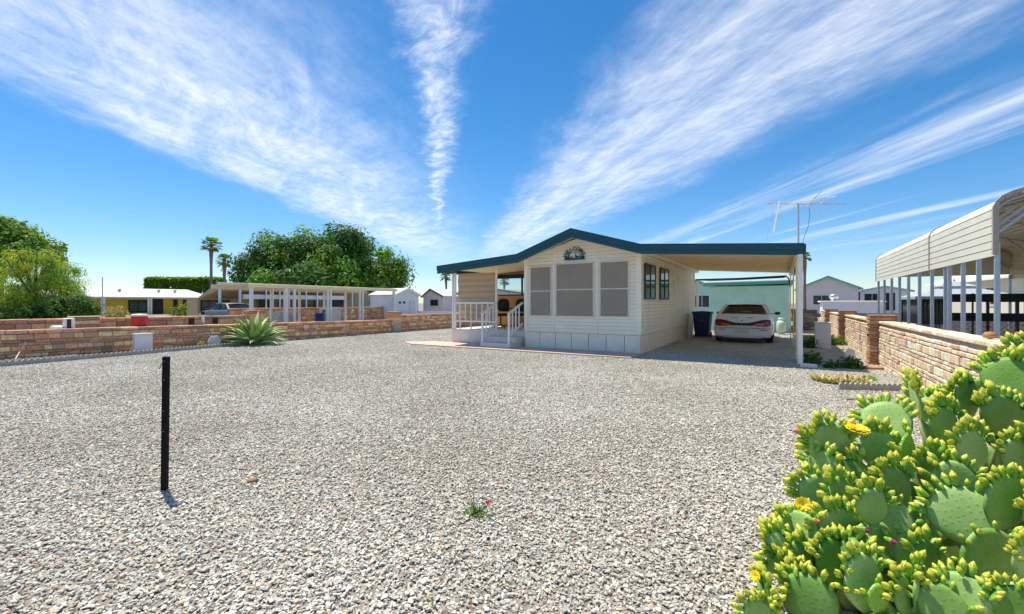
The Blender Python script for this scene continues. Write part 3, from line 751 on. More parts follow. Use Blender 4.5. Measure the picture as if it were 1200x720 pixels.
for k in range(3):
    a = R(90+120*k); b = R(90+120*(k+1)); p = lambda q,r: (-2.72+r*math.cos(q), 19.6-.348*(.78+.22*.66)-.005, .72+r*math.sin(q))
    pa, pb = Vector(p(a,.085)), Vector(p(b,.085)); mb.bar(pa.lerp(pb,.12), pa.lerp(pb,.8), .006, .026, 0, (0,-1,0))
    q = pa.lerp(pb,.8); dirv = (pb-pa).normalized(); up = Vector((-dirv.z,0,dirv.x))
    mb.add([q+up*.03,q-up*.03,q+dirv*.05,],[(0,1,2)])
lp(mb,'recycling_mark','boxw',t)
for s in (-1,1):
    mb = MB(); mb.tube([(-2.72+s*.24,19.92,.11),(-2.72+s*.30,19.92,.11)],.11,14); lp(mb,'wheel','tyre',t)
# white downpipe sack at bin: cream wrapped bundle against siding
mb = MB(); mb.tube([(-3.12,19.1,0),(-3.12,19.1,.35),(-3.1,19.08,.7),(-3.12,19.1,1.0)],[.08,.11,.10,.05],10)
tag(mb.build('cloth_bundle', M['trimw']), 'white cloth bundle standing between the siding and navy bin', 'bundle')
# propane tank
t = thing('propane_tank', 'small pale green propane tank standing by the mint shed', 'gas tank', (.02,23.1,0))
mb = MB(); mb.lathe([(0,.06),(.15,.07),(.19,.16),(.19,.5),(.15,.6),(.04,.63),(0,.63)],(.02,23.1,0),18); lp(mb,'tank','prop',t)
mb = MB(); mb.lathe([(.12,0),(.14,0),(.14,.08),(.12,.08)],(.02,23.1,0),18); lp(mb,'foot_ring','prop',t)
mb = MB(); mb.lathe([(.115,.6),(.12,.6),(.12,.74),(.115,.74)],(.02,23.1,0),14); mb.tube([(.02,23.1,.6),(.02,23.1,.72)],.03,8); lp(mb,'collar','prop',t)
# ------------------------------------------------------------------ mint shed behind the carport, fence panel and second mint shed
def simple_house(name, label, cat, x0, x1, y0, y1, z1, wallm, roofm, ridge=None, zr=None, over=.25, trim=None, axis='y', group=None, parts=None):
    t = thing(name, label, cat, ((x0+x1)/2,(y0+y1)/2,0), 0, group)
    mb = MB(); mb.box(x0,x1,y0,y1,-.1,z1)
    zr = zr if zr is not None else z1+.3
    if axis == 'y':
        xm = ridge if ridge is not None else (x0+x1)/2
        mb.prism([(x0,z1),(x1,z1),(xm,zr-.03)],(0,y0,0),(1,0,0),(0,0,1),(0,y1-y0,0))
    else:
        ym = ridge if ridge is not None else (y0+y1)/2
        mb.prism([(y0,z1),(y1,z1),(ym,zr-.03)],(x0,0,0),(0,1,0),(0,0,1),(x1-x0,0,0))
    mb.build('wall', M[wallm], t)
    def prof(a0,a1,am):
        s0 = (zr-z1)/(am-a0); s1 = (zr-z1)/(a1-am)
        return [(a0-over,z1-over*s0),(am,zr),(a1+over,z1-over*s1)]
    mb = MB()
    if axis == 'y':
        P = prof(x0,x1,xm); mb.prism(P+[(x,z+.10) for x,z in P[::-1]],(0,y0-over,0),(1,0,0),(0,0,1),(0,y1-y0+2*over,0))
        mb.build('roof', M[roofm], t)
        if trim:
            mb = MB(); mb.prism([(x,z-.08) for x,z in P]+[(x,z+.115) for x,z in P[::-1]],(0,y0-over-.04,0),(1,0,0),(0,0,1),(0,.035,0)); mb.build('fascia', M[trim], t)
    else:
        P = prof(y0,y1,ym); mb.prism(P+[(x,z+.10) for x,z in P[::-1]],(x0-over,0,0),(0,1,0),(0,0,1),(x1-x0+2*over,0,0))
        mb.build('roof', M[roofm], t)
        if trim:
            mb = MB(); mb.prism([(x,z-.08) for x,z in P]+[(x,z+.115) for x,z in P[::-1]],(x1+over+.005,0,0),(0,1,0),(0,0,1),(.035,0,0)); mb.build('fascia', M[trim], t)
    return t
def win(t, face, a0, a1, z0, z1, pos, frame='trimw', pane='darkglass', nm='window', fw=.06):
    mb = MB(); pn = MB()
    def bx(m, a, b, c, d, lo, hi):
        if face == 'y-': m.box(a,b,pos-hi,pos-lo,c,d)
        elif face == 'x+': m.box(pos+lo,pos+hi,a,b,c,d)
        elif face == 'x-': m.box(pos-hi,pos-lo,a,b,c,d)
    bx(mb,a0-fw,a1+fw,z1,z1+fw,.0,.05); bx(mb,a0-fw,a1+fw,z0-fw,z0,.0,.05); bx(mb,a0-fw,a0,z0,z1,0,.05); bx(mb,a1,a1+fw,z0,z1,0,.05); bx(mb,(a0+a1)/2-fw*.3,(a0+a1)/2+fw*.3,z0,z1,0,.05)
    f = mb.build(nm, M[frame], t); bx(pn,a0,a1,z0,z1,.003,.025); pn.build('pane', M[pane], f)
t = thing('green_shed', 'mint green vertically boarded shed behind the parked car', 'shed', (-1,26,0))
mb = MB(); mb.box(-2.95,.36,24.6,29,-.05,2.22); 
for k in range(22): x = -2.95+k*.15; mb.box(x+.006,x+.144,24.585,24.6,.05,2.2)
mb.build('wall', M['mint'], t)
mb = MB(); mb.prism([(-3.35,2.24),(.5,2.29),(.5,2.41),(-3.35,2.36)],(0,24.3,0),(1,0,0),(0,0,1),(0,5,0)); mb.build('roof', M['mintd'], t)
mb = MB(); mb.prism([(-3.4,2.365),(.55,2.415),(.55,2.46),(-3.4,2.41)],(0,24.25,0),(1,0,0),(0,0,1),(0,5.1,0)); mb.build('roof_sheet', M['wwall'], t)
t = simple_house('garden_shed', 'second mint shed with sloping white roof seen left of the boarded shed', 'shed', -6.6,-3.6,34,38,2.35,'mint','wwall',None,2.9,.2,'mintd')
win(t,'y-',-5.2,-4.3,1.1,1.9,34,'trimw','darkglass')
mb = MB(); mb.box(-3.22,-3.12,21.3,21.4,0,2.4); mb.build('rear_post', M['trimw'], house)
mb = MB(); mb.box(-3.12,-2.1,23.9,23.93,.05,1.05)
for k in range(5): mb.box(-3.1+k*.24,-3.06+k*.24,23.87,23.9,.05,1.1)
tag(mb.build('fence_panel', [M['mint'], M['trimw']]), 'low mint green fence panel behind the navy bin', 'fence')

# ------------------------------------------------------------------ metal carport on the right
X0, X1, Y0, Y1 = 3.0, 6.45, 10.35, 21.0
t = thing('metal_carport', 'tall cream sheet metal carport with rounded eaves on galvanised posts', 'carport', (4.7,15.6,0))
prof = [(0,2.17),(0,2.95),(.03,3.03),(.09,3.10),(.20,3.16),(1.72,3.62)]
prof = prof+[(X1-X0-a,b) for a,b in prof[-2::-1]]
def sheet(y0, y1, nm):
    """ribbed sheets: ribs run along y"""
    mb = MB(); P = []
    # resample side and roof into ribs
    for (a,b),(c,d) in zip(prof,prof[1:]):
        L = math.hypot(c-a,d-b); n = max(1, round(L/.14)) if L > .3 else 1
        for i in range(n):
            s0, s1 = i/n, (i+1)/n; tx, tz = (c-a)/L, (d-b)/L; nx, nz = -tz, tx
            q = lambda s,o: (a+(c-a)*s+nx*o, b+(d-b)*s+nz*o)
            if n > 1: P += [q(s0,0), q(s0+(s1-s0)*.84,0), q(s0+(s1-s0)*.87,-.03), q(s0+(s1-s0)*.97,-.03)]
            else: P += [q(s0,0)]
    P.append(prof[-1])
    vs = [(X0+a,y,b) for y in (y0,y1) for a,b in P]; n = len(P)
    mb.add(vs,[(i,i+1,n+i+1,n+i) for i in range(n-1)]); o = mb.build(nm, M['cpanel'], t)
    sm = o.modifiers.new('thickness','SOLIDIFY'); sm.thickness = .006
sheet(Y0,14.1,'roof_sheet'); sheet(14.14,Y1,'roof_sheet')
for yy in (Y0-.02,14.12,Y1+.02):
    mb = MB()
    for (a,b),(c,d) in zip(prof,prof[1:]): mb.bar((X0+a,yy,b+.012),(X0+c,yy,d+.012),.07 if yy < 11 else .035,.03 if yy > 11 else .06)
    mb.build('end_trim', M['cseam'], t)
posts = [onx(p,330,3.0).y for p in (1163.4,1142.5,1124.6,1109,1104.5,1089,1074.6,1062,1051.7,1042.7,1034.3,1027.5)]
for xx in (X0+.05,X1-.05):
    for y in posts:
        mb = MB(); mb.box(xx-.03,xx+.03,y-.03,y+.03,0,2.3 if xx > 4 else 2.4); mb.build('post', M['galv'], t)
for y in posts[:3]+posts[5::2]:
    mb = MB(); mb.tube([(X0+a*.985+.03,y,b-.07) for a,b in prof[1:-1]],.028,6); mb.build('rafter', M['galv'], t)
    for q in ((X0+.06,X0+.8),(X1-.06,X1-.8)):
        mb = MB(); mb.bar((q[0],y,2.55),(q[1],y,3.24),.04,.04); mb.build('brace', M['galv'], t)
mb = MB()
G = [(X0+.02,2.32),(X1-.02,2.32)]+[(X0+a,b-.01) for a,b in prof[-2:0:-1]]
mb.prism(G,(0,Y1-.06,0),(1,0,0),(0,0,1),(0,.03,0))
for k in range(1,7):
    z = 2.32+k*.2; mb.box(X0+.1+max(0,(z-3.1)*3.2),X1-.1-max(0,(z-3.1)*3.2),Y1-.075,Y1-.06,z-.015,z+.015)
mb.build('gable_panel', M['cpanel'], t)

# ------------------------------------------------------------------ television aerial on the carport
A = w3(935.5,282,13.5); ap = Vector((A.x,A.y,0))
t = thing('television_aerial', 'tall grey television aerial mast with bent elements behind carport corner', 'aerial', (A.x,A.y,0))
zt = wz(239,13.5)
mb = MB(); mb.tube([(A.x,A.y,0),(A.x,A.y,zt+.02)],.028,10); mb.build('mast', M['galv'], t)
def ap3(px, py, dd=0): return w3(px,py,13.5+dd)
mb = MB(); mb.bar(ap3(899,239.5),ap3(993,239.2),.03,.03); mb.build('boom', M['alu'], t)
for a,b,r in (((948,239),(964,223),.014),((946,240.5),(964,255),.014),((930,238.5),(979,230.5),.022),((913.5,236),(906.5,272),.021),((906,247),(897,285),.006),((914,240),(916,256),.006),((929,240),(932,247),.006),((962,238),(966,235),.02),((949,223),(951,222),.01)):
    mb = MB(); mb.tube([ap3(*a,-.12),ap3(*b,.15)],r,6); mb.build('element', M['trimw' if r > .02 else 'alu' if r > .01 else 'galv'], t)
mb = MB(); mb.tube([ap3(948,242),ap3(949,252),ap3(947,266),ap3(943,276),ap3(940,287)],.006,5); mb.build('cable', M['blackp'], t)

# ------------------------------------------------------------------ background on the right
pc = wpt(970,46)
def facing(name, label, cat, px0, px1, depth, z1, thick, wallm, roofm, zr=None, trim=None, over=.3, pxr=None, rzx=None, roof_ext=None):
    """a gabled building whose gable end is parallel to the lot's X axis, placed by its extent at a depth"""
    a, b = wpt(px0,depth), wpt(px1,depth); y0 = (a.y+b.y)/2
    dx = lambda px: ((px-600)/FPX*CA-SA)/((px-600)/FPX*SA+CA)*y0
    x0, x1 = dx(px0), dx(px1)
    return simple_house(name,label,cat,x0,x1,y0,y0+thick,z1,wallm,roofm,dx(pxr) if pxr else None,zr,over,trim), (x0,x1,y0), dx
pk, (x0,x1,y0), dx = facing('pink_house','pale pink gabled house with aqua roof edge beyond the right block wall','house',936,1006,46,2.9,9,'pink','aqua',4.05,'aqua',.35,970)
yd = lambda py, px, y: CH+(HZ-py)/FPX*(y/((px-600)/FPX*SA+CA))
win(pk,'y-',dx(953),dx(973),yd(357,963,y0),yd(346.5,963,y0),y0,'wwall','darkglass')
wb, (x0,x1,y0), dx = facing('white_house','flat fronted white building with dark windows right of the pink house','house',1008,1066,44,2.55,8,'wwall','roofw',2.95,'galv',.3)
win(wb,'y-',dx(1013),dx(1031),yd(353,1022,y0),yd(344.5,1022,y0),y0,'wwall','blackf')
win(wb,'y-',dx(1036),dx(1049),yd(364,1042,y0),yd(343.5,1042,y0),y0,'wwall','blackf','patio_door')
t = thing('flat_trailer', 'long low white trailer with flat roof in front of pink house', 'trailer', wpt(1000,31))
y0 = wpt(1000,31).y; dx = lambda px: ((px-600)/FPX*CA-SA)/((px-600)/FPX*SA+CA)*y0
mb = MB(); mb.box(dx(964),dx(1037),y0,y0+2.6,.1,1.42); mb.build('wall', M['wwall'], t)
mb = MB(); mb.box(dx(961),dx(1039),y0-.08,y0+2.7,1.425,1.53,0,(1,1,1),.03); mb.build('roof', M['trimw'], t)
mb = MB(); mb.lathe([(.14,0),(.14,.1),(.26,.2),(.3,.34),(.22,.46),(0,.52)],(dx(978),y0+.5,1.53),14); mb.build('roof_vent', M['alu'], t)
mb = MB(); a, b = wpt(985,24.5), wpt(1090,24.5); mb.box(a.x,b.x+6,26.3,26.5,0,.92)
tag(mb.build('concrete_wall', M['conc']), 'plain grey concrete block wall behind the carport posts', 'wall')
# dark stone pile / garden feature at end of lot
mb = MB()
for k in range(46):
    x = rnd.uniform(.65,1.5); z = rnd.choice([.12,.34,.56,.78,.98]); s = rnd.uniform(.14,.24)
    mb.box(x-s,x+s,27.0+rnd.uniform(-.06,.05),27.5,z-.1,z+.1,0,jit(rnd.choice([(.26,.20,.15),(.34,.24,.16),(.2,.17,.15),(.42,.30,.2)])),.03)
tag(mb.build('rubble_wall', M['brick']), 'dark stacked rubble stone wall at the far end of the lot', 'wall')
mb = MB(); mb.box(.45,1.65,21.0,21.35,0,.16,0,(1,1,1),.02); tag(mb.build('timber_sleeper', M['tand']), 'dark weathered timber sleeper lying across the far planting bed', 'timber')
# gazebo and black screen fence, cream home behind
gc = wpt(1118,16.8)
t = thing('gazebo', 'grey two tier canopy gazebo with charcoal curtains inside the metal carport view', 'gazebo', gc)
def pyr(mb, c, a, z0, b, z1):
    vs = [(c.x+s*a,c.y+q*a,z0) for s,q in ((-1,-1),(1,-1),(1,1),(-1,1))]+[(c.x+s*b,c.y+q*b,z1) for s,q in ((-1,-1),(1,-1),(1,1),(-1,1))]
    mb.add(vs,[(0,1,5,4),(1,2,6,5),(2,3,7,6),(3,0,4,7),(4,5,6,7),(3,2,1,0)])
mb = MB(); pyr(mb,gc,1.35,1.63,.45,1.95); pyr(mb,gc,1.36,1.53,1.36,1.63); mb.build('canopy', M['gfab'], t)
mb = MB(); pyr(mb,gc,.55,2.0,.05,2.2); mb.tube([(gc.x,gc.y,2.2),(gc.x,gc.y,2.28)],.03,6); mb.build('vent_canopy', M['gfab'], t)
for s,q in ((-1,-1),(1,-1),(1,1),(-1,1)):
    mb = MB(); mb.box(gc.x+s*1.25-.04,gc.x+s*1.25+.04,gc.y+q*1.25-.04,gc.y+q*1.25+.04,0,1.6); mb.build('post', M['blackf'], t)
def curtain(p, q, z0, z1, m, nm='curtain'):
    mb = MB(); p, q = Vector(p), Vector(q); d = q-p; nrm = Vector((-d.y,d.x,0)).normalized(); n = 28; vs = []
    for z in (z0,z1):
        for i in range(n+1): vs.append(p+d*i/n+nrm*.035*math.sin(i*1.5)+Vector((0,0,z)))
    mb.add(vs,[(i,i+1,n+2+i,n+1+i) for i in range(n)],0,(1,1,1),True); o = mb.build(nm, M[m], t); sm = o.modifiers.new('thickness','SOLIDIFY'); sm.thickness = .01
curtain((gc.x-1.25,gc.y-1.25,0),(gc.x-1.25,gc.y+1.2,0),.62,1.6,'gfabd'); curtain((gc.x-1.25,gc.y-1.25,0),(gc.x-.55,gc.y-1.25,0),.62,1.6,'gfabd')
curtain((gc.x-1.23,gc.y-1.28,0),(gc.x-.65,gc.y-1.28,0),.08,.62,'gfab'); curtain((gc.x-1.28,gc.y-1.2,0),(gc.x-1.28,gc.y+1.1,0),.08,.62,'gfab')
fy = 19.6
t = thing('screen_fence', 'black shade cloth and lattice fence between the carport posts and gazebo', 'fence', (8,fy,0))
mb = MB(); mb.box(4.6,13,fy,fy+.03,1.42,1.68); mb.box(4.6,13,fy,fy+.03,.82,1.08); mb.build('shade_cloth', M['black'], t)
mb = MB()
for k in range(15): x = 4.6+k*.6; mb.box(x-.02,x+.02,fy+.035,fy+.075,0,1.7)
mb.build('fence_post', M['blackf'], t)
mb = MB()
for k in range(60):
    x = 4.4+k*.15
    mb.bar((x,fy+.01,.05),(x+.75,fy+.01,.80),.008,.022,0,(0,1,0)); mb.bar((x+.75,fy+.03,.05),(x,fy+.03,.80),.008,.022,0,(0,1,0))
mb.build('lattice', M['rust'], t)
t = simple_house('cream_home','long cream home with white low pitched roof and brown shutters at right edge','house',9.6,14,20.8,44,2.75,'cwall','wwall',None,3.7,.4,'wwall')
for y in (21.6,24.0,28.0,33): win(t,'x-',y,y+1.2,1.3,2.2,9.6,'trimw','darkglass')
mb = MB()
for y in (23.3,23.65,26.2): mb.box(9.55,9.60,y,y+.22,.6,2.3)
mb.build('shutter', M['brown'], t)
p = wpt(1080,30); mb = MB(); mb.box(p.x-.6,p.x+.6,p.y,p.y+1.5,.5,1.35,0,(1,1,1),.15); mb.box(p.x-.5,p.x+.5,p.y+.05,p.y+1.3,.1,.5,0,(1,1,1),.05)
tag(mb.build('garden_cart', M['maroon']), 'dull red boxy garden cart left of the gazebo', 'cart')
t = simple_house('grey_roofed_house','low grey roofed house beyond the gazebo canopy','house',wpt(1085,60).x,wpt(1085,60).x+9,wpt(1085,60).y,wpt(1085,60).y+7,2.3,'cwall','conc',None,3.6,.4)
p = wpt(1150,24); 

# ------------------------------------------------------------------ foliage tools
def leaves(name, C, N, S, cols, m, parent=None, aspect=.5, org=None, droop=None):
    n = len(C); r = rng.normal(size=(n,3))
    N = N/np.linalg.norm(N,axis=1,keepdims=True)
    T = r-(r*N).sum(1,keepdims=True)*N
    if droop is not None: T = T*(1-droop)+np.array([0,0,-1.0])*droop; T = T-(T*N).sum(1,keepdims=True)*N
    T /= np.linalg.norm(T,axis=1,keepdims=True)+1e-6
    B = np.cross(N,T); S = S[:,None]
    V = np.stack([C-T*S*.5, C+B*S*aspect*.5+T*S*.08-N*S*.1, C+T*S*.5, C-B*S*aspect*.5+T*S*.08-N*S*.1],1).reshape(-1,3)
    F = np.arange(n*4).reshape(n,4); cc = np.repeat(cols,4,0)
    o0 = Vector((0,0,0))
    if parent is None: o0 = Vector(C.mean(0)); o0.z = C[:,2].min(); V = V-np.array(o0)
    me = np_mesh(name,V,F,cc,m)
    return link(name,me,parent,o0)
def clump_crown(lobes, nclump, rc, per, leaf, base, hue=.25, bright=None, up=.4, shell=.75):
    """lobes: (centre, radii); clumps on lobe shells; leaves on clump shells"""
    Cs, Ns, Ss, Ks = [], [], [], []
    vol = np.array([l[1][0]*l[1][1]*l[1][2] for l in lobes])**.67; vol /= vol.sum()
    for k in range(nclump):
        i = rng.choice(len(lobes),p=vol); c, rad = np.array(lobes[i][0]), np.array(lobes[i][1])
        d = rng.normal(size=3); d /= np.linalg.norm(d); rr = rng.uniform(shell,1.0) if rng.random() < .85 else rng.uniform(.3,.8)
        cc = c+d*rad*rr; r = rc*math.exp(rng.normal(0,.3))
        q = rng.normal(size=(per,3)); q /= np.linalg.norm(q,axis=1,keepdims=True)
        rad2 = r*rng.uniform(.45,1.1,(per,1))
        Cs.append(cc+q*rad2*np.array([1,1,.8])); Ns.append(q+d*.5+np.array([0,0,up])+rng.normal(0,.4,(per,3)))
        Ss.append(leaf*np.exp(rng.normal(0,.3,per)))
        bb = np.array(base[rng.integers(len(base))])*math.exp(rng.normal(0,hue))
        Ks.append(np.clip(bb*np.exp(rng.normal(0,.18,(per,1))),.004,.5))
    return np.concatenate(Cs),np.concatenate(Ns),np.concatenate(Ss),np.concatenate(Ks)
def limbs(mb, base, h, r, n, spread):
    base = Vector(base)
    mb.tube([base+Vector((0,0,-.1)),base+Vector((.05*r,0,h*.25)),base+Vector((.3*r,.2*r,h*.5))],[r*1.35,r,r*.8],10)
    for k in range(n):
        a = 2*math.pi*k/n+rnd.uniform(-.3,.3); z0 = h*rnd.uniform(.3,.5)
        p0 = base+Vector((.15*r,.1*r,z0)); p1 = p0+Vector((math.cos(a)*spread*.4,math.sin(a)*spread*.4,h*.25)); p2 = p0+Vector((math.cos(a)*spread*.8,math.sin(a)*spread*.8,h*.48))
        mb.tube([p0,p1,p2],[r*.55,r*.35,r*.1],7)
def tree(name, label, cat, base, h, lobes, nclump, rc, per, leaf, cols, tr=.25, group=None, m='leaf', hue=.25, nl=6, spread=None, droop=None, aspect=.55):
    t = thing(name,label,cat,base,0,group)
    mb = MB(); limbs(mb,base,h,tr,nl,spread or h*.3); mb.build('trunk',M['bark'],t)
    C,N,S,K = clump_crown(lobes,nclump,rc,per,leaf,cols,hue)
    leaves('crown',C,N,S,K,M[m],t,aspect,droop=droop)
    return t
def lobe(px, py, depth, rx, ry): # centre in picture terms, radii in px
    c = w3(px,py,depth); k = depth/FPX; return (tuple(c),(rx*k,rx*k*.9,ry*k))
rng = np.random.default_rng(5); M['leafd'] = leaf_mat('dense_tree_leaves', .28)
D = 48
tree('broadleaf_tree','large dense dark green broadleaf tree behind the white pergola','tree',wpt(372,D),9,
     [lobe(314,322,D,36,40),lobe(345,306,D,44,42),lobe(392,308,D-2,46,42),lobe(432,322,D,38,38),lobe(455,330,D+1,20,24),lobe(290,330,D+1,22,30),lobe(372,340,D-1,80,30)],
     250,1.4,250,.34,[(.07,.17,.025),(.11,.24,.03),(.05,.13,.028),(.19,.34,.04)],.4,None,'leafd',.38)
D = 27
tree('broadleaf_tree','tall mid green tree behind the feathery tree at left edge','tree',wpt(-2,D+4),6.5,
     [lobe(-10,285,D+4,40,32),lobe(22,275,D+4,22,20),lobe(52,292,D+4,20,14),lobe(30,300,D+4,34,20)],
     150,.6,90,.26,[(.16,.31,.045),(.11,.24,.035),(.22,.35,.05)],.25)
tree('feathery_tree','yellow green feathery drooping tree behind stone wall at far left','tree',wpt(40,D-3),4.6,
     [lobe(40,330,D-3,40,34),lobe(15,345,D-3,30,28),lobe(72,345,D-3,22,22),lobe(55,318,D-3,28,22),lobe(40,362,D-3,44,16)],
     170,.45,120,.16,[(.34,.50,.07),(.25,.43,.08),(.18,.36,.09),(.42,.54,.07)],.16,None,'leafy',.22,7,None,.65,.22)
C,N,S,K = clump_crown([lobe(85,360,D-4,22,12),lobe(30,368,D-4,34,9),lobe(98,364,D-4,12,9)],110,.35,90,.14,[(.08,.17,.04),(.11,.21,.045)])
tag(leaves('shrub',C,N,S,K,M['leaf']),'dark green shrub spreading under the feathery tree','shrub')
# clipped hedge
D = 78; a = w3(171,340,D); b = w3(252,327,D); n = 20000
q = rng.uniform(0,1,(n,3)); side = rng.integers(0,4,n)
q[side == 0,2] = 1; q[side == 1,1] = 0; q[side == 2,0] = 0; q[side == 3,0] = 1
Lx = (wpt(252,D)-wpt(171,D)); dep = Vector((-SA,CA,0))*2.5
C = np.array(wpt(171,D))+q[:,:1]*np.array(Lx)+q[:,1:2]*np.array(dep)+np.stack([0*q[:,2],0*q[:,2],q[:,2]**.6*b.z],1)+rng.normal(0,.12,(n,3))
hdg = leaves('hedge',C,rng.normal(0,.6,(n,3))+np.array([-.2,-.5,.8]),np.full(n,.7),np.clip(np.array([(.17,.32,.045)])*np.exp(rng.normal(0,.3,(n,1))),.01,.4),M['leaf'])
tag(hdg,'tall flat topped clipped green hedge above the mustard house roof','hedge')
def palm(px, depth, py_c, rpx, tpx, label, lean=0):
    base = wpt(px+lean,depth); c = w3(px,py_c,depth); k = depth/FPX
    t = thing('palm_tree',label,'palm',base)
    mb = MB(); r = tpx*k/2; P = [base.lerp(Vector((c.x,c.y,c.z)),s) for s in (0,.35,.7,.92,1)]
    mb.tube(P,[r*1.3,r*1.05,r*.95,r*1.5,r*.8],9); mb.build('trunk',M['palmbark'],t)
    Rl = rpx*k; n = 30
    for i in range(n):
        a = i*2.4+rnd.uniform(-.2,.2); el = R(75-118*(i/n)+rnd.uniform(-12,12)); mb = MB()
        d = Vector((math.cos(a)*math.cos(el),math.sin(a)*math.cos(el),math.sin(el))); L = Rl*rnd.uniform(.85,1.1)
        p1 = c+d*L*.5; side = d.cross(Vector((0,0,1))); side = side.normalized() if side.length > .05 else Vector((1,0,0)); up = side.cross(d)
        g = (.11,.19,.035) if i < 20 else (.2,.18,.06); g = jit(g,.25)
        mb.tube([c,p1],[.03*Rl,.015*Rl],4,0,g)
        for s in range(9):
            f = (s-4)/4*1.15; e = (d*math.cos(f)+side*math.sin(f)).normalized(); tip = p1+e*L*.55*(1-.1*abs(f))+Vector((0,0,-.14*L*(.6+abs(f)*.5)))
            w_ = side*math.cos(f)-d*math.sin(f); mid = p1+e*L*.28
            mb.add([p1,mid+w_*L*.055+up*L*.01,tip,mid-w_*L*.055+up*L*.01],[(0,1,2,3)],0,g)
        mb.build('frond',M['leaf'],t,False)
palm(247.5,72,288,13,3.0,'tallest fan palm with slim trunk left of the broadleaf tree')
palm(263,66,306,11,3.2,'shorter fan palm standing right beside the tallest palm')
palm(522.5,70,325,8,2.2,'small fan palm seen just left of the porch awning',1.5)
palm(943,42,302,8,3.0,'fan palm crown showing behind the carport corner post')
palm(591,62,330,7,2.0,'fan palm seen through the porch window glass')

# ------------------------------------------------------------------ background on the left
t = thing('mustard_house','long low mustard and tan house with white roof beyond the stone walls','house',wpt(170,55))
HXm = -66.0
Y = lambda px: onx(px,350,HXm).y
Z = lambda py, px: onx(px,py,HXm).z
mb = MB(); mb.box(HXm-8,HXm,Y(60),Y(231),-.1,Z(349,150)); mb.build('wall',M['mustard'],t)
ze = Z(349,150); mb = MB(); mb.prism([(HXm+1.2,ze-.1),(HXm+1.2,ze+.08),(HXm-6,ze+1.25),(HXm-13,ze+.1),(HXm-13,ze-.1),(HXm-6,ze+1.05)],(0,Y(60)-1,0),(1,0,0),(0,0,1),(0,Y(245)-Y(60)+1,0)); mb.build('roof',M['roofw'],t)
for p0,p1,q0,q1,pn in ((152,171,353.5,365,'paneglass'),(216,231,353,364,'darkglass')):
    win(t,'x+',Y(p0),Y(p1),Z(q1,(p0+p1)/2),Z(q0,(p0+p1)/2),HXm+(.1 if p0 > 231 else 0)+.01,'blackf',pn,'window',.15)
mb = MB(); mb.box(HXm+.01,HXm+.06,Y(179),Y(191),0,ze-.15); mb.build('door',M['blackf'],t)
mb = MB(); mb.box(HXm+.01,HXm+.06,Y(203),Y(208),0.2,ze-.2); mb.build('side_door',M['blackf'],t)
for p in (119.5,122,174,177,233):
    mb = MB(); mb.box(HXm+1.0,HXm+1.15,onx(p,350,HXm+1.1).y-.09,onx(p,350,HXm+1.1).y+.09,0,ze-.05); mb.build('porch_post',M['trimw'],t)
for p in (140,186,205):
    yv = onx(p,340,HXm-3).y; mb = MB(); mb.lathe([(.12,0),(.12,.35),(.22,.36),(.2,.48),(0,.52)],(HXm-3,yv,ze+.6),10); mb.build('roof_vent',M['galv'],t)
fp = wpt(120,45); mb = MB(); mb.tube([(fp.x,fp.y,0),(fp.x,fp.y,wz(326,45))],[.06,.04],8); mb.lathe([(0,0),(.07,.05),(0,.12)],(fp.x,fp.y,wz(326,45)),8)
tag(mb.build('flag_pole',M['galv']),'bare thin grey flag pole in front of the mustard house','flag pole')
# tan mobile home behind the pergola (runs along the lot)
HXt = -31.0; Y = lambda px: onx(px,350,HXt).y; Z = lambda py, px: onx(px,py,HXt).z
t = thing('tan_mobile_home','tan mobile home with deep flat roof awning behind the white pergola','house',(HXt-2,Y(340),0))
HW = HXt-2.5; YW = lambda px: onx(px,350,HW).y
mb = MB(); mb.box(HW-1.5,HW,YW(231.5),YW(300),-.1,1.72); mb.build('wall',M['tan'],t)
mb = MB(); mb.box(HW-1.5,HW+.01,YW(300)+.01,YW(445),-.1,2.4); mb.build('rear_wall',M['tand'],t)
mb = MB(); mb.prism([(HXt,2.22),(HXt,2.72),(HW,1.80),(HW,1.70)],(0,Y(256),0),(1,0,0),(0,0,1),(0,Y(430)-Y(256),0)); mb.build('awning_roof',M['tan'],t)
mb = MB(); mb.box(HXt+.004,HXt+.07,Y(256)-.1,Y(430)+.1,2.60,2.735); mb.build('roof_edge',M['trimw'],t)
for p0,p1 in ((236,254),(258.5,268.5)): win(t,'x+',YW(p0),YW(p1),1.4-9.0/527*31,1.4+2.0/527*31,HW+.01,'blackf','darkglass','window',.06)
for p0,p1 in ((303,330),(340,372),(380,402)):
    mb = MB(); mb.box(HW+.015,HW+.05,YW(p0),YW(p1),.1,1.9); mb.build('dark_opening',M['darkglass'],t)
mb = MB(); mb.box(HXt-.25,HXt-.05,Y(286),Y(404),Z(351,340),Z(346,340)); mb.build('gutter_beam',M['trimw'],t)
for p in (256.5,280,311,319,327,338,358,371,383,412):
    mb = MB(); s = .06 if p in (256.5,280) else .04; mb.box(HXt+.05,HXt+.05+2*s,Y(p)-s,Y(p)+s,0,2.62); mb.build('awning_post',M['trimw'],t)
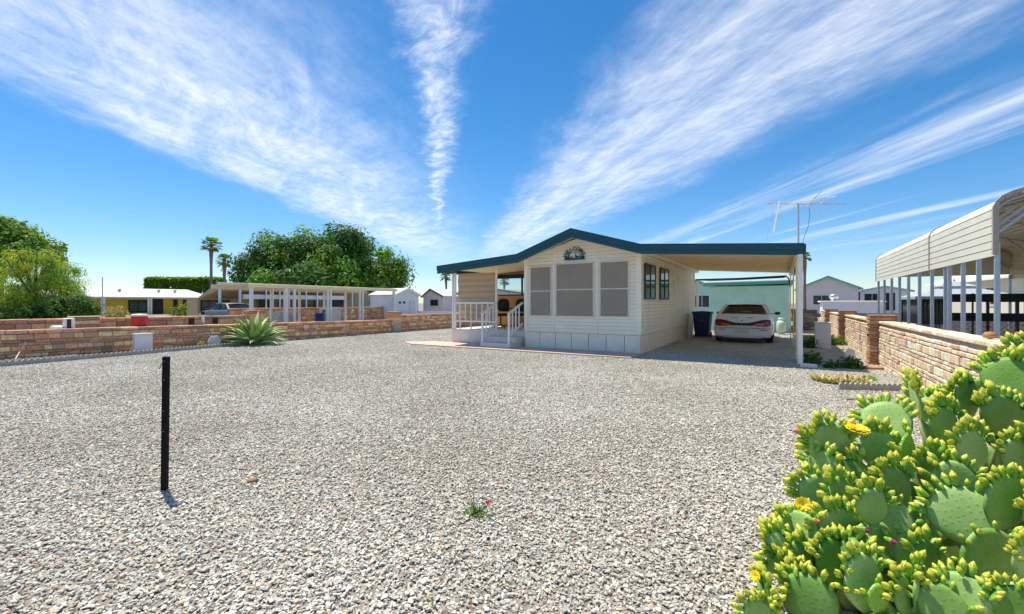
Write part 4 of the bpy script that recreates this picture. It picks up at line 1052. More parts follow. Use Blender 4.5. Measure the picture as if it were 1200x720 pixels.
# open white pergola frame, nearest
t = thing('pergola','open white post and beam pergola frame beyond the left stone wall','pergola',(-21,15.5,0))
PX = -20.0; Y = lambda px: onx(px,350,PX).y; zt = 2.20
mb = MB(); mb.box(PX-.05,PX+.05,Y(294)-.1,Y(465),zt-.12,zt+.02); mb.build('beam',M['ceil'],t)
mb = MB(); mb.box(PX-3.2,PX-.06,Y(294)-.1,Y(464),zt+.025,zt+.06); mb.build('roof_sheet',M['ceil'],t)
mb = MB(); mb.box(PX-3.2,PX-3.1,Y(294)-.1,Y(465),zt-.12,zt+.02); mb.build('beam',M['trimw'],t)
for p,s in ((294.5,.06),(335,.075),(345,.05),(384,.045),(387.5,.045),(421.5,.04),(425,.04),(461.5,.06)):
    mb = MB(); mb.box(PX-s,PX+s,Y(p)-s,Y(p)+s,0,zt-.125); mb.build('post',M['trimw'],t)
for p in (318,351,380,405):
    mb = MB(); y = onx(p,350,PX-3.15).y; mb.box(PX-3.2,PX-3.1,y-.05,y+.05,0,zt-.125); mb.build('post',M['trimw'],t)
make_car((-27.6,15.2,0.0), R(90), 'grey car parked under the tan awning behind the agave', 'carg')
p = onx(374,376,-22); mb = MB(); mb.lathe([(0,0),(.2,0),(.22,.1),(.215,.4),(.22,.8),(.19,.82),(0,.82)],(p.x,p.y,.0),18)
tag(mb.build('blue_barrel',M['blue']),'dark blue plastic barrel standing under the white pergola','barrel')
p = wpt(372+16,25.5); mb = MB(); mb.box(p.x-.25,p.x+.25,p.y-.6,p.y+.6,1.0,1.1,0,(1,1,1),.02); mb.box(p.x-.2,p.x-.15,p.y-.5,p.y+.5,.0,1.0); mb.box(p.x+.15,p.x+.2,p.y-.5,p.y+.5,.0,1.0)
tag(mb.build('potting_table',M['trimw']),'narrow white table behind the blue barrel','table')
p = wpt(331,22.5); mb = MB(); mb.box(p.x-.3,p.x+.3,p.y-.3,p.y+.3,0,.95,0,(1,1,1),.03); tag(mb.build('utility_cabinet',M['concl']),'pale cabinet behind the thick pergola post','cabinet')
# white garden shed
c0 = wpt(463,33); x1, y0 = c0.x, c0.y
dxy = lambda px, y: ((px-600)/FPX*CA-SA)/((px-600)/FPX*SA+CA)*y
x0 = dxy(434,y0); y1 = onx(490.5,350,x1).y
t = simple_house('white_shed','small white gabled shed right of the broadleaf tree','shed',x0,x1,y0,y1,1.95,'wwall','roofw',None,2.42,.12,'trimw','x')
ys = lambda px: onx(px,350,x1).y
zs = lambda py, px: onx(px,py,x1).z
for p in (468.5,473.5):
    mb = MB(); mb.box(x1+.005,x1+.03,ys(p-1.2),ys(p+1.2),zs(356,p),zs(353.5,p)); mb.build('vent',M['blackf'],t)
mb = MB(); mb.box(x1+.005,x1+.04,ys(479.5),ys(486),.05,zs(352.5,482)); mb.build('door',M['boxw'],t)
t, (x0,x1,y0), dx = facing('pink_bungalow','small pinkish bungalow with brown gable edge beyond the white fence','house',496,519,46,2.05,7,'pink','roofw',2.75,'brown',.15,505)
win(t,'y-',dx(505),dx(513),yd(358,508,y0),yd(352,508,y0),y0,'brown','darkglass')
t, (x0,x1,y0), dx = facing('tan_bungalow','tan bungalow with pale roof partly hidden by the porch','house',521,545,48,2.0,7,'tan','roofw',2.6,None,.15)
win(t,'y-',dx(523.5),dx(527.5),yd(359,525,y0),yd(352,525,y0),y0,'brown','darkglass')
a, b = wpt(489,34), wpt(545,31); mb = MB(); mb.prism([(0,0),((b-a).length,0),((b-a).length,.78),(0,.78)],a,(b-a).normalized(),(0,0,1),(0.0,.1,0))
tag(mb.build('white_fence',M['wwall']),'low plain white fence behind the boundary wall near porch','fence')
t, (x0,x1,y0), dx = facing('bungalow','grey roofed bungalow seen through the porch window glass','house',560,640,58,2.1,8,'pink','conc',3.1,'brown',.2,585)

# ------------------------------------------------------------------ small things along the left wall
P = gnd(169,413.8)
mb = MB(); mb.box(-15.42,-15.10,5.15,5.72,0,.02); 
t = thing('utility_box','white metal utility box against the left retaining wall','utility box',(-15.3,5.45,0))
mb = MB(); mb.box(-15.34,-15.17,5.27,5.68,.0,.52,0,(1,1,1),.012); mb.build('cabinet',M['boxw'],t)
mb = MB(); mb.box(-15.35,-15.155,5.255,5.695,.522,.55,0,(1,1,1),.01); mb.build('lid',M['boxw'],t)
mb = MB(); hx = [(.20*math.cos(R(60*k)),.20*math.sin(R(60*k))+.175) for k in range(6)]
mb.prism(hx,(-15.40,7.38,0),(0,1,0),(.12,0,.99),(-.035,0,.006)); tag(mb.build('hexagon_slab',M['slate']),'pale blue hexagonal paving slab leaning on the retaining wall','paving slab')
mb = MB(); mb.box(-15.56,-15.44,15.15,15.62,0,.42,0,(1,1,1),.02); tag(mb.build('grey_slab',M['conc']),'grey concrete slab leaning against the end pillar of boundary wall','slab')
# scalloped concrete edging
def edging_mesh():
    mb = MB(); n = 6; out = [(0,0)]
    for k in range(n):
        for j in range(7): a = math.pi*(1-j/6); out.append((k*.1+.05+.05*math.cos(a), .06+.055*math.sin(a)))
    out.append((.6,0)); mb.prism(out,(0,0,0),(1,0,0),(0,0,1),(0,.05,0))
    me = mb.mesh('edging_block',M['conc']); bm = bmesh.new(); bm.from_mesh(me); bmesh.ops.remove_doubles(bm,verts=bm.verts[:],dist=.0005); bmesh.ops.recalc_face_normals(bm,faces=bm.faces[:]); bm.to_mesh(me); bm.free(); return me
EM = edging_mesh()
def edging(loc, rz, label, group, tilt=0, sc=1):
    o = bpy.data.objects.new('edging_block',EM); COL.objects.link(o); o.location = loc; o.rotation_euler = (tilt,0,rz); o.scale = sc if isinstance(sc,tuple) else (sc,)*3; tag(o,label,'edging',group); return o
A0, B0 = Vector((-14.45,2.0,.01)), Vector((-15.28,9.9,.01)); L = (B0-A0).length; d = (B0-A0).normalized(); rz = math.atan2(d.y,d.x)
s = 0
while s < L-.3:
    edging(A0+d*s,rz,'scalloped concrete edging block in the row along the left retaining wall','edging row by the left wall'); s += .605
for i in range(3):
    for j in range(3): edging((-14.98+i*.15,2.2+j*.62,.01),R(92),'spare scalloped edging block laid in rows before the retaining wall','spare edging blocks at left',0)
# things on the planter shelf
t = thing('drink_cooler','round red drink cooler with pale lid on the planter soil','cooler',(-16.05,5.68,.63))
mb = MB(); mb.lathe([(0,0),(.165,0),(.18,.03),(.195,.36),(.19,.38),(0,.38)],(-16.05,5.68,.63),22); mb.build('tub',M['red'],t)
mb = MB(); mb.lathe([(.192,.38),(.196,.42),(.16,.44),(0,.45)],(-16.05,5.68,.63),22); mb.build('lid',M['trimw'],t)
mb = MB(); mb.box(-15.88,-15.84,5.6,5.76,.72,.88,0,(1,1,1),.01); mb.build('tap_plate',M['red'],t)
t = thing('pump_box','white pump housing with black front on the planter shelf','pump',(-16.0,4.05,.645))
mb = MB(); mb.box(-16.1,-15.9,4.05,4.25,.645,1.0,0,(1,1,1),.02); mb.box(-16.08,-15.92,3.8,4.05,.645,.82,0,(1,1,1),.05); mb.build('housing',M['trimw'],t)
mb = MB(); mb.box(-15.898,-15.885,4.09,4.17,.72,.97); mb.build('front_panel',M['blackf'],t)
t = thing('metal_basket','black open metal basket with a small post on the planter shelf','basket',(-16.1,7.4,.605))
mb = MB()
for y in (7.05,7.75): mb.box(-16.25,-15.95,y-.02,y+.02,.605,.92)
mb.box(-16.25,-15.95,7.05,7.75,.605,.72); mb.build('frame',M['blackf'],t)
mb = MB(); mb.tube([(-16.1,7.38,.72),(-16.1,7.38,1.0)],.05,10); mb.build('post',M['trimw'],t)
mb = MB(); mb.lathe([(0,0),(.05,.02),(.06,.08),(.03,.13),(0,.14)],(-16.1,7.38,1.0),10); mb.build('cap',M['blackf'],t)
mb = MB(); mb.tube([gnd(14,428)+Vector((0,0,.0)),w3(24,412,10.6),w3(30,402,10.5)],[.018,.016,.012],7); tag(mb.build('leaning_stick',M['straw']),'pale stick leaning on spare edging at far left','stick')

# ------------------------------------------------------------------ plants
def blade_plant(name, label, cat, base, n, L, W, cols, spread=(15,75), group=None, curve=.25, thick=.02):
    t = thing(name,label,cat,base,0,group); base = Vector(base)
    for i in range(n):
        a = i*2.399+rnd.uniform(-.3,.3); el = R(90-spread[0]-(spread[1]-spread[0])*(i/n)**.8+rnd.uniform(-6,6)); l = L*rnd.uniform(.8,1.1)*(1-.15*i/n); mb = MB()
        h = Vector((math.cos(a),math.sin(a),0)); side = Vector((-math.sin(a),math.cos(a),0)); vs = []; m = 8; c = jit(rnd.choice(cols),.12)
        for k in range(m+1):
            s = k/m; e = el-curve*s*s; p = base+h*(l*s*math.cos(e)+.03)+Vector((0,0,l*s*math.sin(e)))
            w_ = W*(.55+1.2*s*(1-s)*2)*max(.02,(1-s**3)); nn = side.cross(h*math.cos(e)+Vector((0,0,math.sin(e))))
            vs += [p-side*w_/2+nn*w_*.16, p-nn*thick*(1-s)*.8, p+side*w_/2+nn*w_*.16, p+nn*thick*(1-s)*.3]
        fs = [(k*4+j,k*4+(j+1)%4,k*4+4+(j+1)%4,k*4+4+j) for k in range(m) for j in range(4)]
        mb.add(vs,fs,0,c,True); mb.build('leaf',M['agave'],t)
    return t
blade_plant('agave','large pale green agave rosette against the left retaining wall','agave',(-15.0,8.45,0.0),62,1.2,.23,[(.42,.56,.22),(.34,.50,.15),(.50,.62,.25),(.44,.56,.15)],(8,72),None,.3,.03)
def tuft(name, label, cat, C, r, h, n, leaf, cols, group=None, aspect=.4):
    c = np.array(C); q = rng.normal(0,1,(n,3)); q[:,2] = np.abs(q[:,2]); q /= np.linalg.norm(q,axis=1,keepdims=True)
    P = c+q*np.array([r,r,h])*rng.uniform(.25,1,(n,1))
    o = leaves(name,P,q+rng.normal(0,.6,(n,3))+np.array([0,0,.4]),leaf*np.exp(rng.normal(0,.3,n)),np.clip(np.array(cols)[rng.integers(len(cols),size=n)]*np.exp(rng.normal(0,.2,(n,1))),.005,.6),M['leaf'],None,aspect)
    return tag(o,label,cat,group)
GR = [(.09,.19,.035),(.13,.24,.05),(.06,.13,.025)]
tuft('yellow_shrub','small yellow green bush by the mustard house door','shrub',wpt(219,40,.3),1.4,1.1,700,.3,[(.20,.28,.05),(.15,.22,.05)])
tuft('dry_shrub','pale dry bush against the mustard wall','shrub',wpt(135,34,.2),1.0,1.1,500,.2,[(.42,.36,.22),(.30,.28,.10)])
tuft('yellow_plant','tiny yellow green plant beside the hexagonal slab','plant',(-15.25,6.95,0),.14,.26,200,.07,[(.40,.40,.06),(.3,.34,.06)])
tuft('low_shrub','yellow tinged low shrub next to the black metal basket','shrub',(-17.6,7.9,.5),.5,.55,500,.13,[(.30,.30,.07),(.22,.24,.06)])
for px,py,r,h,n,lab in ((953,408,.38,.34,700,'dark green weeds at the foot of the carport posts'),(972,404,.5,.3,700,'green weeds around the base of white meter box'),(995,402,.42,.26,600,'green weeds at the foot of the right block wall'),(951,427,.2,.3,260,'sparse weed beside the white downspout'),(974,432,.13,.16,140,'small sparse weed in carport shadow'),(997,432,.25,.24,260,'weed left of the first wall pillar')):
    tuft('weed_clump',lab,'weeds',gnd(px,py),r*1.25,h*1.2,int(n*1.5),.09,GR,'weeds by the right wall')
tuft('green_sprout','bright green sprout in the gravel behind the succulent bed','plant',gnd(1017,446),.16,.1,260,.05,[(.22,.42,.04),(.3,.48,.06)])
mb = MB(); b = gnd(964,409); mb.box(b.x-.2,b.x+.2,b.y-.16,b.y+.16,0,.78,0,(1,1,1),.012); mb.box(b.x-.215,b.x+.215,b.y-.175,b.y+.175,.782,.81,0,(1,1,1),.01)
tag(mb.build('meter_box',M['boxw']),'pale grey meter box standing among weeds by the right wall','meter box')
b = gnd(996,420); mb = MB(); mb.prism([(-.13,0),(.13,0),(.1,.22),(-.02,.26),(-.12,.16)],b,(CA,SA,0),(0,.25,.97),(.03,.05,0)); tag(mb.build('tilted_slab',M['slate']),'small pale blue slab tilted in the weeds by right wall','slab')
b = gnd(1018,433); mb = MB(); mb.prism([(-.22,-.1),(.05,-.16),(.25,-.05),(.2,.1),(-.1,.14)],b,(1,0,0),(0,1,0),(0,0,.06)); tag(mb.build('flagstone',M['sandstone']),'flat orange flagstone lying at the foot of first pillar','stone')
b = onx(1157,393.5,2.0); mb = MB(); mb.lathe([(0,0),(.05,.01),(.065,.04),(.04,.075),(0,.085)],(2.02,b.y,.992),9); tag(mb.build('round_stone',M['sandstone']),'round orange stone sitting on top of the right wall','stone')
tuft('yellow_plant','spiky yellow green plant behind the carport posts','plant',wpt(1067,21,.45),.35,.5,260,.22,[(.4,.42,.06),(.2,.3,.05)],None,.2)
# succulent bed
bc = gnd(988,449)
t = thing('succulent_clump','low olive and tan succulents clustered inside the scalloped edging','succulents',bc)
SUC = [(.42,.37,.12),(.48,.32,.14),(.34,.34,.09),(.55,.38,.2),(.46,.45,.12)]
for i in range(34):
    a, r = rnd.uniform(0,6.28), math.sqrt(rnd.random()); c = bc+Vector((math.cos(a)*r*.42,math.sin(a)*r*.32,0)); mb = MB()
    for k in range(9):
        a2 = k*2.4; d = Vector((math.cos(a2)*.7,math.sin(a2)*.7,1.0-.07*k)).normalized(); l = rnd.uniform(.11,.20); w_ = d.cross(Vector((0,0,1))); w_ = w_.normalized()*.03 if w_.length > .01 else Vector((.03,0,0)); nn = w_.cross(d).normalized()*.016
        p = c+d*l*.45; q = c+d*l; col = jit(rnd.choice(SUC),.2); mb.add([c,p+w_,q,p-w_,p+nn,p-nn],[(0,1,4),(1,2,4),(2,3,4),(3,0,4),(1,0,5),(2,1,5),(3,2,5),(0,3,5)],0,col)
    mb.build('rosette',M['agave'],t)
ea = gnd(984,457.5); eb = gnd(1045,459); ed = (eb-ea).normalized()
for i in range(2): edging(ea+ed*i*.46+Vector((0,0,.02)),math.atan2(ed.y,ed.x),'scalloped edging block bordering the succulent bed','edging of the succulent bed',0,(.75,.9,.9))
e = gnd(992,470); edging(e,R(35),'lone edging block half hidden behind the cactus','lone edging block',0,.35)
# foreground post
b = gnd(191,576.7)
t = thing('metal_post','thin black metal post standing upright in the gravel','post',b)
lean = Vector((CA,SA,0))*.014
mb = MB(); w_ = .021; top = b+lean+Vector((0,0,1.0))
for o1,o2,ww,hh in ((0,0,.036,.006),(-.015,.014,.006,.03),(.015,.014,.006,.03)):
    r = Vector((CA,SA,0))*o1+Vector((-SA,CA,0))*o2; mb.bar(b+r+Vector((0,0,-.1)),top+r,ww,hh,0,(-SA,CA,0))
mb.build('channel',M['postblk'],t)
mb = MB()
for z in (.97,.83,.6,.45): c = b+lean*z+Vector((SA,-CA,0))*.0045+Vector((0,0,z)); mb.lathe([(0,.002),(.004,.0),(.004,-.002),(0,-.002)],c,8)
mb.build('bolt_hole',M['concl'],t)
mb = MB(); c = top-Vector((0,0,.02)); mb.tube([c,c+Vector((-CA,-SA,0))*.03+Vector((0,0,-.045)),c+Vector((-CA,-SA,0))*.04+Vector((0,0,-.07))],.0025,5); mb.build('wire',M['postblk'],t)
# foreground weed with red flower
b = gnd(559,604)
t = thing('wildflower','small weed with red flower growing in the gravel','weed',b)
mb = MB(); hts = []
for k in range(9):
    a = rnd.uniform(0,6.28); l = rnd.uniform(.07,.13) if k > 1 else (.26 if k == 0 else .19); d = Vector((math.cos(a)*.5,math.sin(a)*.5,1)); 
    if k == 0: d = Vector((-CA*.28,-SA*.28,1))
    if k == 1: d = Vector((-CA*.15,-SA*.15,1))
    d.normalize(); mid = b+d*l*.5+Vector((rnd.uniform(-.01,.01),rnd.uniform(-.01,.01),0)); mb.tube([b,mid,b+d*l],[.003,.0022,.0015],5,0,(.12,.16,.05)); hts.append(b+d*l)
mb.build('stem',M['agave'],t)
n = 170; q = rng.normal(0,1,(n,3)); q[:,2] = np.abs(q[:,2])
C = np.array(b)+q*np.array([.045,.035,.03]); leaves('foliage',C,q+rng.normal(0,.5,(n,3)),np.full(n,.028),np.clip(np.array(GR)[rng.integers(3,size=n)]*np.exp(rng.normal(.5,.3,(n,1))),.01,.5),M['leaf'],t,.4)
fc = b+Vector((CA,SA,0))*.075+Vector((0,0,.075)); mb = MB()
for k in range(10): a = k*.63; mb.add([fc,fc+Vector((math.cos(a)*.022,math.sin(a)*.022,.012)),fc+Vector((math.cos(a+.35)*.026,math.sin(a+.35)*.026,.018)),fc+Vector((math.cos(a+.6)*.02,math.sin(a+.6)*.02,.01))],[(0,1,2,3)],0,(.30,.01,.03))
mb.tube([b,fc],.003,5,0,(.14,.16,.05)); mb.build('flower',M['agave'],t)
for px,py,s,lab in ((150,627,.8,'tiny green seedling in the gravel below the black post'),(502,708,1.1,'small green seedling at the bottom edge of the gravel'),(585,575,0,''),):
    if s: tuft('seedling',lab,'seedling',gnd(px,py),.03*s,.03*s,26,.026*s,[(.10,.24,.04),(.14,.28,.05)])
b = gnd(296,566); mb = MB(); mb.lathe([(0,.0),(.035,.01),(.04,.025),(.02,.038),(0,.04)],b,7); tag(mb.build('brown_stone',M['sandstone']),'lone reddish brown stone in the grey gravel right of post','stone')

# ------------------------------------------------------------------ prickly pear cactus
def pad_mat(name, c1, c2, bump=.5, rough=.42, dots=9.0):
    m, nt, b = new_mat(name); N, L = nt.nodes, nt.links
    tc = N.new('ShaderNodeTexCoord'); oi = N.new('ShaderNodeObjectInfo')
    ns = N.new('ShaderNodeTexNoise'); ns.inputs['Scale'].default_value = 9; ns.inputs['Detail'].default_value = 5; L.new(tc.outputs['Object'],ns.inputs['Vector'])
    ad = N.new('ShaderNodeMath'); ad.operation = 'ADD'; L.new(ns.outputs['Fac'],ad.inputs[0]); 
    sb = N.new('ShaderNodeMath'); sb.operation = 'MULTIPLY_ADD'; sb.inputs[1].default_value = 1.1; sb.inputs[2].default_value = -.58; L.new(oi.outputs['Random'],sb.inputs[0]); L.new(sb.outputs[0],ad.inputs[1])
    mx = N.new('ShaderNodeMix'); mx.data_type = 'RGBA'; mx.inputs['A'].default_value = (*c1,1); mx.inputs['B'].default_value = (*c2,1); L.new(ad.outputs[0],mx.inputs['Factor'])
    sp = N.new('ShaderNodeSeparateXYZ'); L.new(tc.outputs['Object'],sp.inputs[0]); cb = N.new('ShaderNodeCombineXYZ'); L.new(sp.outputs['X'],cb.inputs['X']); L.new(sp.outputs['Z'],cb.inputs['Y'])
    vo = N.new('ShaderNodeTexVoronoi'); vo.voronoi_dimensions = '2D'; vo.inputs['Scale'].default_value = dots*4; vo.inputs['Randomness'].default_value = .45; L.new(cb.outputs[0],vo.inputs['Vector'])
    mr = N.new('ShaderNodeMapRange'); mr.inputs['From Min'].default_value = .06; mr.inputs['From Max'].default_value = .16; mr.inputs['To Min'].default_value = .45; mr.inputs['To Max'].default_value = 0; L.new(vo.outputs['Distance'],mr.inputs['Value'])
    m2 = N.new('ShaderNodeMix'); m2.data_type = 'RGBA'; m2.inputs['B'].default_value = (c1[0]*.45,c1[1]*.4,c1[2]*.5,1); L.new(mr.outputs['Result'],m2.inputs['Factor']); L.new(mx.outputs['Result'],m2.inputs['A'])
    m4 = N.new('ShaderNodeMapRange'); m4.inputs['From Min'].default_value = .0; m4.inputs['From Max'].default_value = .07; m4.inputs['To Min'].default_value = .5; m4.inputs['To Max'].default_value = 0; L.new(vo.outputs['Distance'],m4.inputs['Value'])
    m3 = N.new('ShaderNodeMix'); m3.data_type = 'RGBA'; m3.inputs['B'].default_value = (.45,.42,.28,1); L.new(m4.outputs['Result'],m3.inputs['Factor']); L.new(m2.outputs['Result'],m3.inputs['A'])
    # pale corky scars
    n3 = N.new('ShaderNodeTexNoise'); n3.inputs['Scale'].default_value = 11; n3.inputs['Detail'].default_value = 6; L.new(tc.outputs['Object'],n3.inputs['Vector'])
    r3 = N.new('ShaderNodeMapRange'); r3.inputs['From Min'].default_value = .60; r3.inputs['From Max'].default_value = .72; r3.inputs['To Max'].default_value = .55; L.new(n3.outputs['Fac'],r3.inputs['Value'])
    m5 = N.new('ShaderNodeMix'); m5.data_type = 'RGBA'; m5.inputs['B'].default_value = (.34,.33,.22,1); L.new(r3.outputs['Result'],m5.inputs['Factor']); L.new(m3.outputs['Result'],m5.inputs['A'])
    L.new(m5.outputs['Result'],b.inputs['Base Color']); b.inputs['Roughness'].default_value = rough; b.inputs['Specular IOR Level'].default_value = .5
    b.inputs['Subsurface Weight'].default_value = .12; b.inputs['Subsurface Radius'].default_value = (.008,.012,.004)
    bp = N.new('ShaderNodeBump'); bp.inputs['Strength'].default_value = bump; bp.inputs['Distance'].default_value = .006; bp.invert = True
    sm = N.new('ShaderNodeMath'); sm.operation = 'MINIMUM'; sm.inputs[1].default_value = .3; L.new(vo.outputs['Distance'],sm.inputs[0]); n6 = N.new('ShaderNodeTexNoise'); n6.inputs['Scale'].default_value = 38; n6.inputs['Detail'].default_value = 5; L.new(tc.outputs['Object'],n6.inputs['Vector'])
    hm = N.new('ShaderNodeMath'); hm.operation = 'MULTIPLY_ADD'; hm.inputs[1].default_value = -.22; L.new(n6.outputs['Fac'],hm.inputs[0]); L.new(sm.outputs[0],hm.inputs[2]); L.new(hm.outputs[0],bp.inputs['Height']); L.new(bp.outputs['Normal'],b.inputs['Normal'])
    return m
M['pad'] = pad_mat('cactus_pad',(.14,.31,.03),(.38,.56,.17),.45,.55)
M['padyoung'] = pad_mat('young_cactus_pad',(.20,.44,.035),(.30,.56,.06),1.0,.38,12)
M['padold'] = pad_mat('old_cactus_pad',(.17,.26,.07),(.27,.34,.13),.4,.6)
M['budg'] = mat('green_bud_base',(.24,.46,.04),.5,.2,60)
M['budy'] = mat('yellow_bud_tip',(.62,.62,.07),.5,.15,80)
M['flowery'] = mat('yellow_petal',(.85,.62,.01),.5,.08,40)
M['orangebud'] = mat('orange_bud_tip',(.62,.20,.09),.5,.2,60)
M['fruit'] = mat('magenta_fruit',(.38,.04,.12),.4,.3,60)
def pad_mesh(L, W, T, bend):
    na, nr = 32, 6; vs = []; fs = []; ph = [rnd.uniform(0,6.28) for _ in range(3)]
    def R0(t): # outline: obovate, narrow base
        x = math.cos(t); y = math.sin(t); wv = 1+.035*math.sin(3*t+ph[0])+.025*math.sin(5*t+ph[1])+.012*math.sin(8*t+ph[2])
        w_ = W/2*(1-.22*max(0,-y)**1.5-.10*max(0,-y)); return Vector((x*w_*wv, y*L/2*(1+.02*math.sin(4*t+ph[1]))))
    for side in (1,-1):
        for k in range(nr+1):
            r = (k/nr)**.8
            for i in range(na):
                p = R0(2*math.pi*i/na)*r; th = T*.5*math.sqrt(max(0,1-r**3.2))
                vs.append((p.x, side*th+bend*((p.x/W*2)**2*.6+(p.y/L*2)**2*.4)*W*.5+.012*L*math.sin(p.x/W*5+bend*20), p.y+L/2))
    s2 = (nr+1)*na
    for k in range(nr):
        for i in range(na):
            j = (i+1)%na; a = k*na
            fs.append((a+i,a+j,a+na+j,a+na+i)); fs.append((s2+a+j,s2+a+i,s2+a+na+i,s2+a+na+j))
    mb = MB(); mb.add(vs,fs,0,(1,1,1),True); me = mb.mesh('pad',[])
    bm = bmesh.new(); bm.from_mesh(me); bmesh.ops.remove_doubles(bm,verts=bm.verts[:],dist=.0006); bmesh.ops.recalc_face_normals(bm,faces=bm.faces[:])
    for f in bm.faces: f.smooth = True
    bm.to_mesh(me); bm.free(); return me
def bud_mesh(tipm, seed):
    r = random.Random(seed); mb = MB(); n = 9
    mb.lathe([(.005,0),(.008,.005),(.0115,.015),(.0138,.025),(.0145,.034),(.0138,.043)],(0,0,0),n,0)
    mb.lathe([(.0142,.038),(.0140,.044),(.0118,.051),(.0078,.058),(.003,.065),(.0004,.068)],(0,0,0),n,1)
    for k in range(22):   # small scale leaves
        z = r.uniform(.006,.046); a = k*2.4; rad = .0105 if z < .02 else .0128; d = Vector((math.cos(a),math.sin(a),0)); s = Vector((-math.sin(a),math.cos(a),0))
        p = d*rad+Vector((0,0,z)); mb.add([p-s*.004,p+s*.004,p+d*.006+Vector((0,0,.010))],[(0,1,2)],1 if z > .036 else 0)
    me = mb.mesh('bud',[M['budg'],tipm]); bm = bmesh.new(); bm.from_mesh(me); bmesh.ops.recalc_face_normals(bm,faces=bm.faces[:]); bm.to_mesh(me); bm.free(); return me
BUDS = [bud_mesh(M['budy'],k) for k in range(3)]; BUDO = bud_mesh(M['orangebud'],8); BUDF = bud_mesh(M['fruit'],9)
camR, camF = Vector((CA,SA,0)), Vector((-SA,CA,0))
cact = thing('prickly_pear','big sprawling prickly pear cactus covered in yellow buds at right foreground','cactus',wpt(1135,2.35))
# px, py, depth, height px, width px, roll (tip to the right +), yaw, pitch (tip away +), kind, buds
PADS = [
 (972,521,2.42,46,54,-18,12,8,'p',15),(1039,496,2.55,50,50,10,-38,35,'p',11),(1073,468,2.72,50,30,-8,62,5,'p',12),(1090,478,2.78,36,30,25,-40,25,'p',9),
 (1063,537,2.40,56,38,14,20,10,'y',3),(964,548,2.38,40,38,-10,-45,20,'p',8),(1109,500,2.52,46,56,12,10,10,'p',13),(1139,530,2.30,52,56,-6,5,5,'p',15),
 (1176,490,2.45,50,66,20,8,5,'p',13),(1184,446,2.62,52,46,10,-42,15,'p',14),(1050,573,2.22,52,48,-18,8,6,'p',14),(1022,594,2.08,42,38,4,5,6,'p',8),
 (988,583,2.20,44,40,-6,15,12,'p',9),(985,624,2.12,54,58,-14,12,10,'p',12),(1030,640,2.06,62,34,-32,48,16,'p',5),(1084,612,2.20,48,34,26,-42,16,'p',6),
 (1130,606,2.02,66,58,-14,-36,30,'p',12),(1177,590,1.98,66,54,22,14,4,'p',13),(1162,656,1.84,66,78,-6,4,6,'p',6),(1084,654,1.94,38,34,14,8,8,'p',7),
 (1013,684,1.86,64,62,-12,14,10,'p',12),(1029,702,1.78,34,28,10,8,6,'y',3),(949,706,1.86,60,52,-22,-44,26,'p',9),(924,625,2.20,40,28,-18,30,6,'p',9),
 (938,622,2.16,42,28,12,-50,20,'p',8),(903,703,1.92,42,24,-8,65,6,'p',10),(958,577,2.30,38,42,-24,14,14,'p',11),(1043,611,2.16,50,38,8,-28,14,'p',7),
 (1063,646,2.02,44,30,20,-18,6,'p',5),(976,660,2.02,52,54,-16,10,10,'p',10),(1074,686,1.80,50,26,12,58,6,'p',9),(1103,712,1.72,48,40,6,-44,16,'p',8),
 (1027,527,2.46,44,44,-6,10,8,'p',11),(1093,552,2.34,48,44,14,10,6,'p',10),(918,668,2.05,36,34,-30,-30,16,'p',11),(1198,540,2.25,56,54,14,-12,6,'p',13),
 (1205,660,1.70,50,44,10,20,4,'p',13),(1130,470,2.75,44,44,0,20,8,'p',13),(1160,463,2.70,40,44,-10,-24,14,'p',12),(1208,424,2.70,48,46,4,-10,6,'p',12),
 (1000,560,2.34,40,38,-4,-30,20,'p',9),(940,655,2.08,40,36,-20,16,10,'p',9),(1215,600,1.92,60,56,10,8,4,'p',12),(1190,712,1.62,46,48,6,-20,14,'p',10),
 (897,690,1.98,38,30,-24,40,12,'p',11),(912,640,2.10,34,32,-26,10,14,'p',11),(935,688,1.95,42,38,-14,12,8,'p',12),(890,722,1.88,40,32,-20,-20,10,'p',10),(1060,700,1.80,46,44,-8,14,8,'p',10),(1130,700,1.70,50,52,8,-36,24,'p',10),
 (1240,520,2.2,60,60,14,0,4,'p',10),(1255,450,2.5,56,58,10,-10,6,'p',10),(1270,620,1.95,62,60,0,15,6,'p',8),(1120,565,2.2,46,44,10,-20,14,'p',9),(1000,655,2.0,44,40,20,-40,18,'p',8),
]
budlist = []
core = wpt(1150,2.35)
def add_pad(base, up, nrm, L, W, kind, T=None):
    x = up.cross(nrm).normalized(); y = up.cross(x).normalized()   # local x across, y thickness, z up
    mt = Matrix((x,y,up)).transposed().to_4x4(); mt.translation = base
    me = pad_mesh(L,W,T or min(.026,.016+W*.05),rnd.uniform(-.22,.22)); me.materials.append(M[{'p':'pad','y':'padyoung','o':'padold'}[kind]])
    o = bpy.data.objects.new('pad',me); COL.objects.link(o); o.parent = cact; o.matrix_parent_inverse = wmat(cact).inverted(); o.matrix_basis = mt
    return o, mt
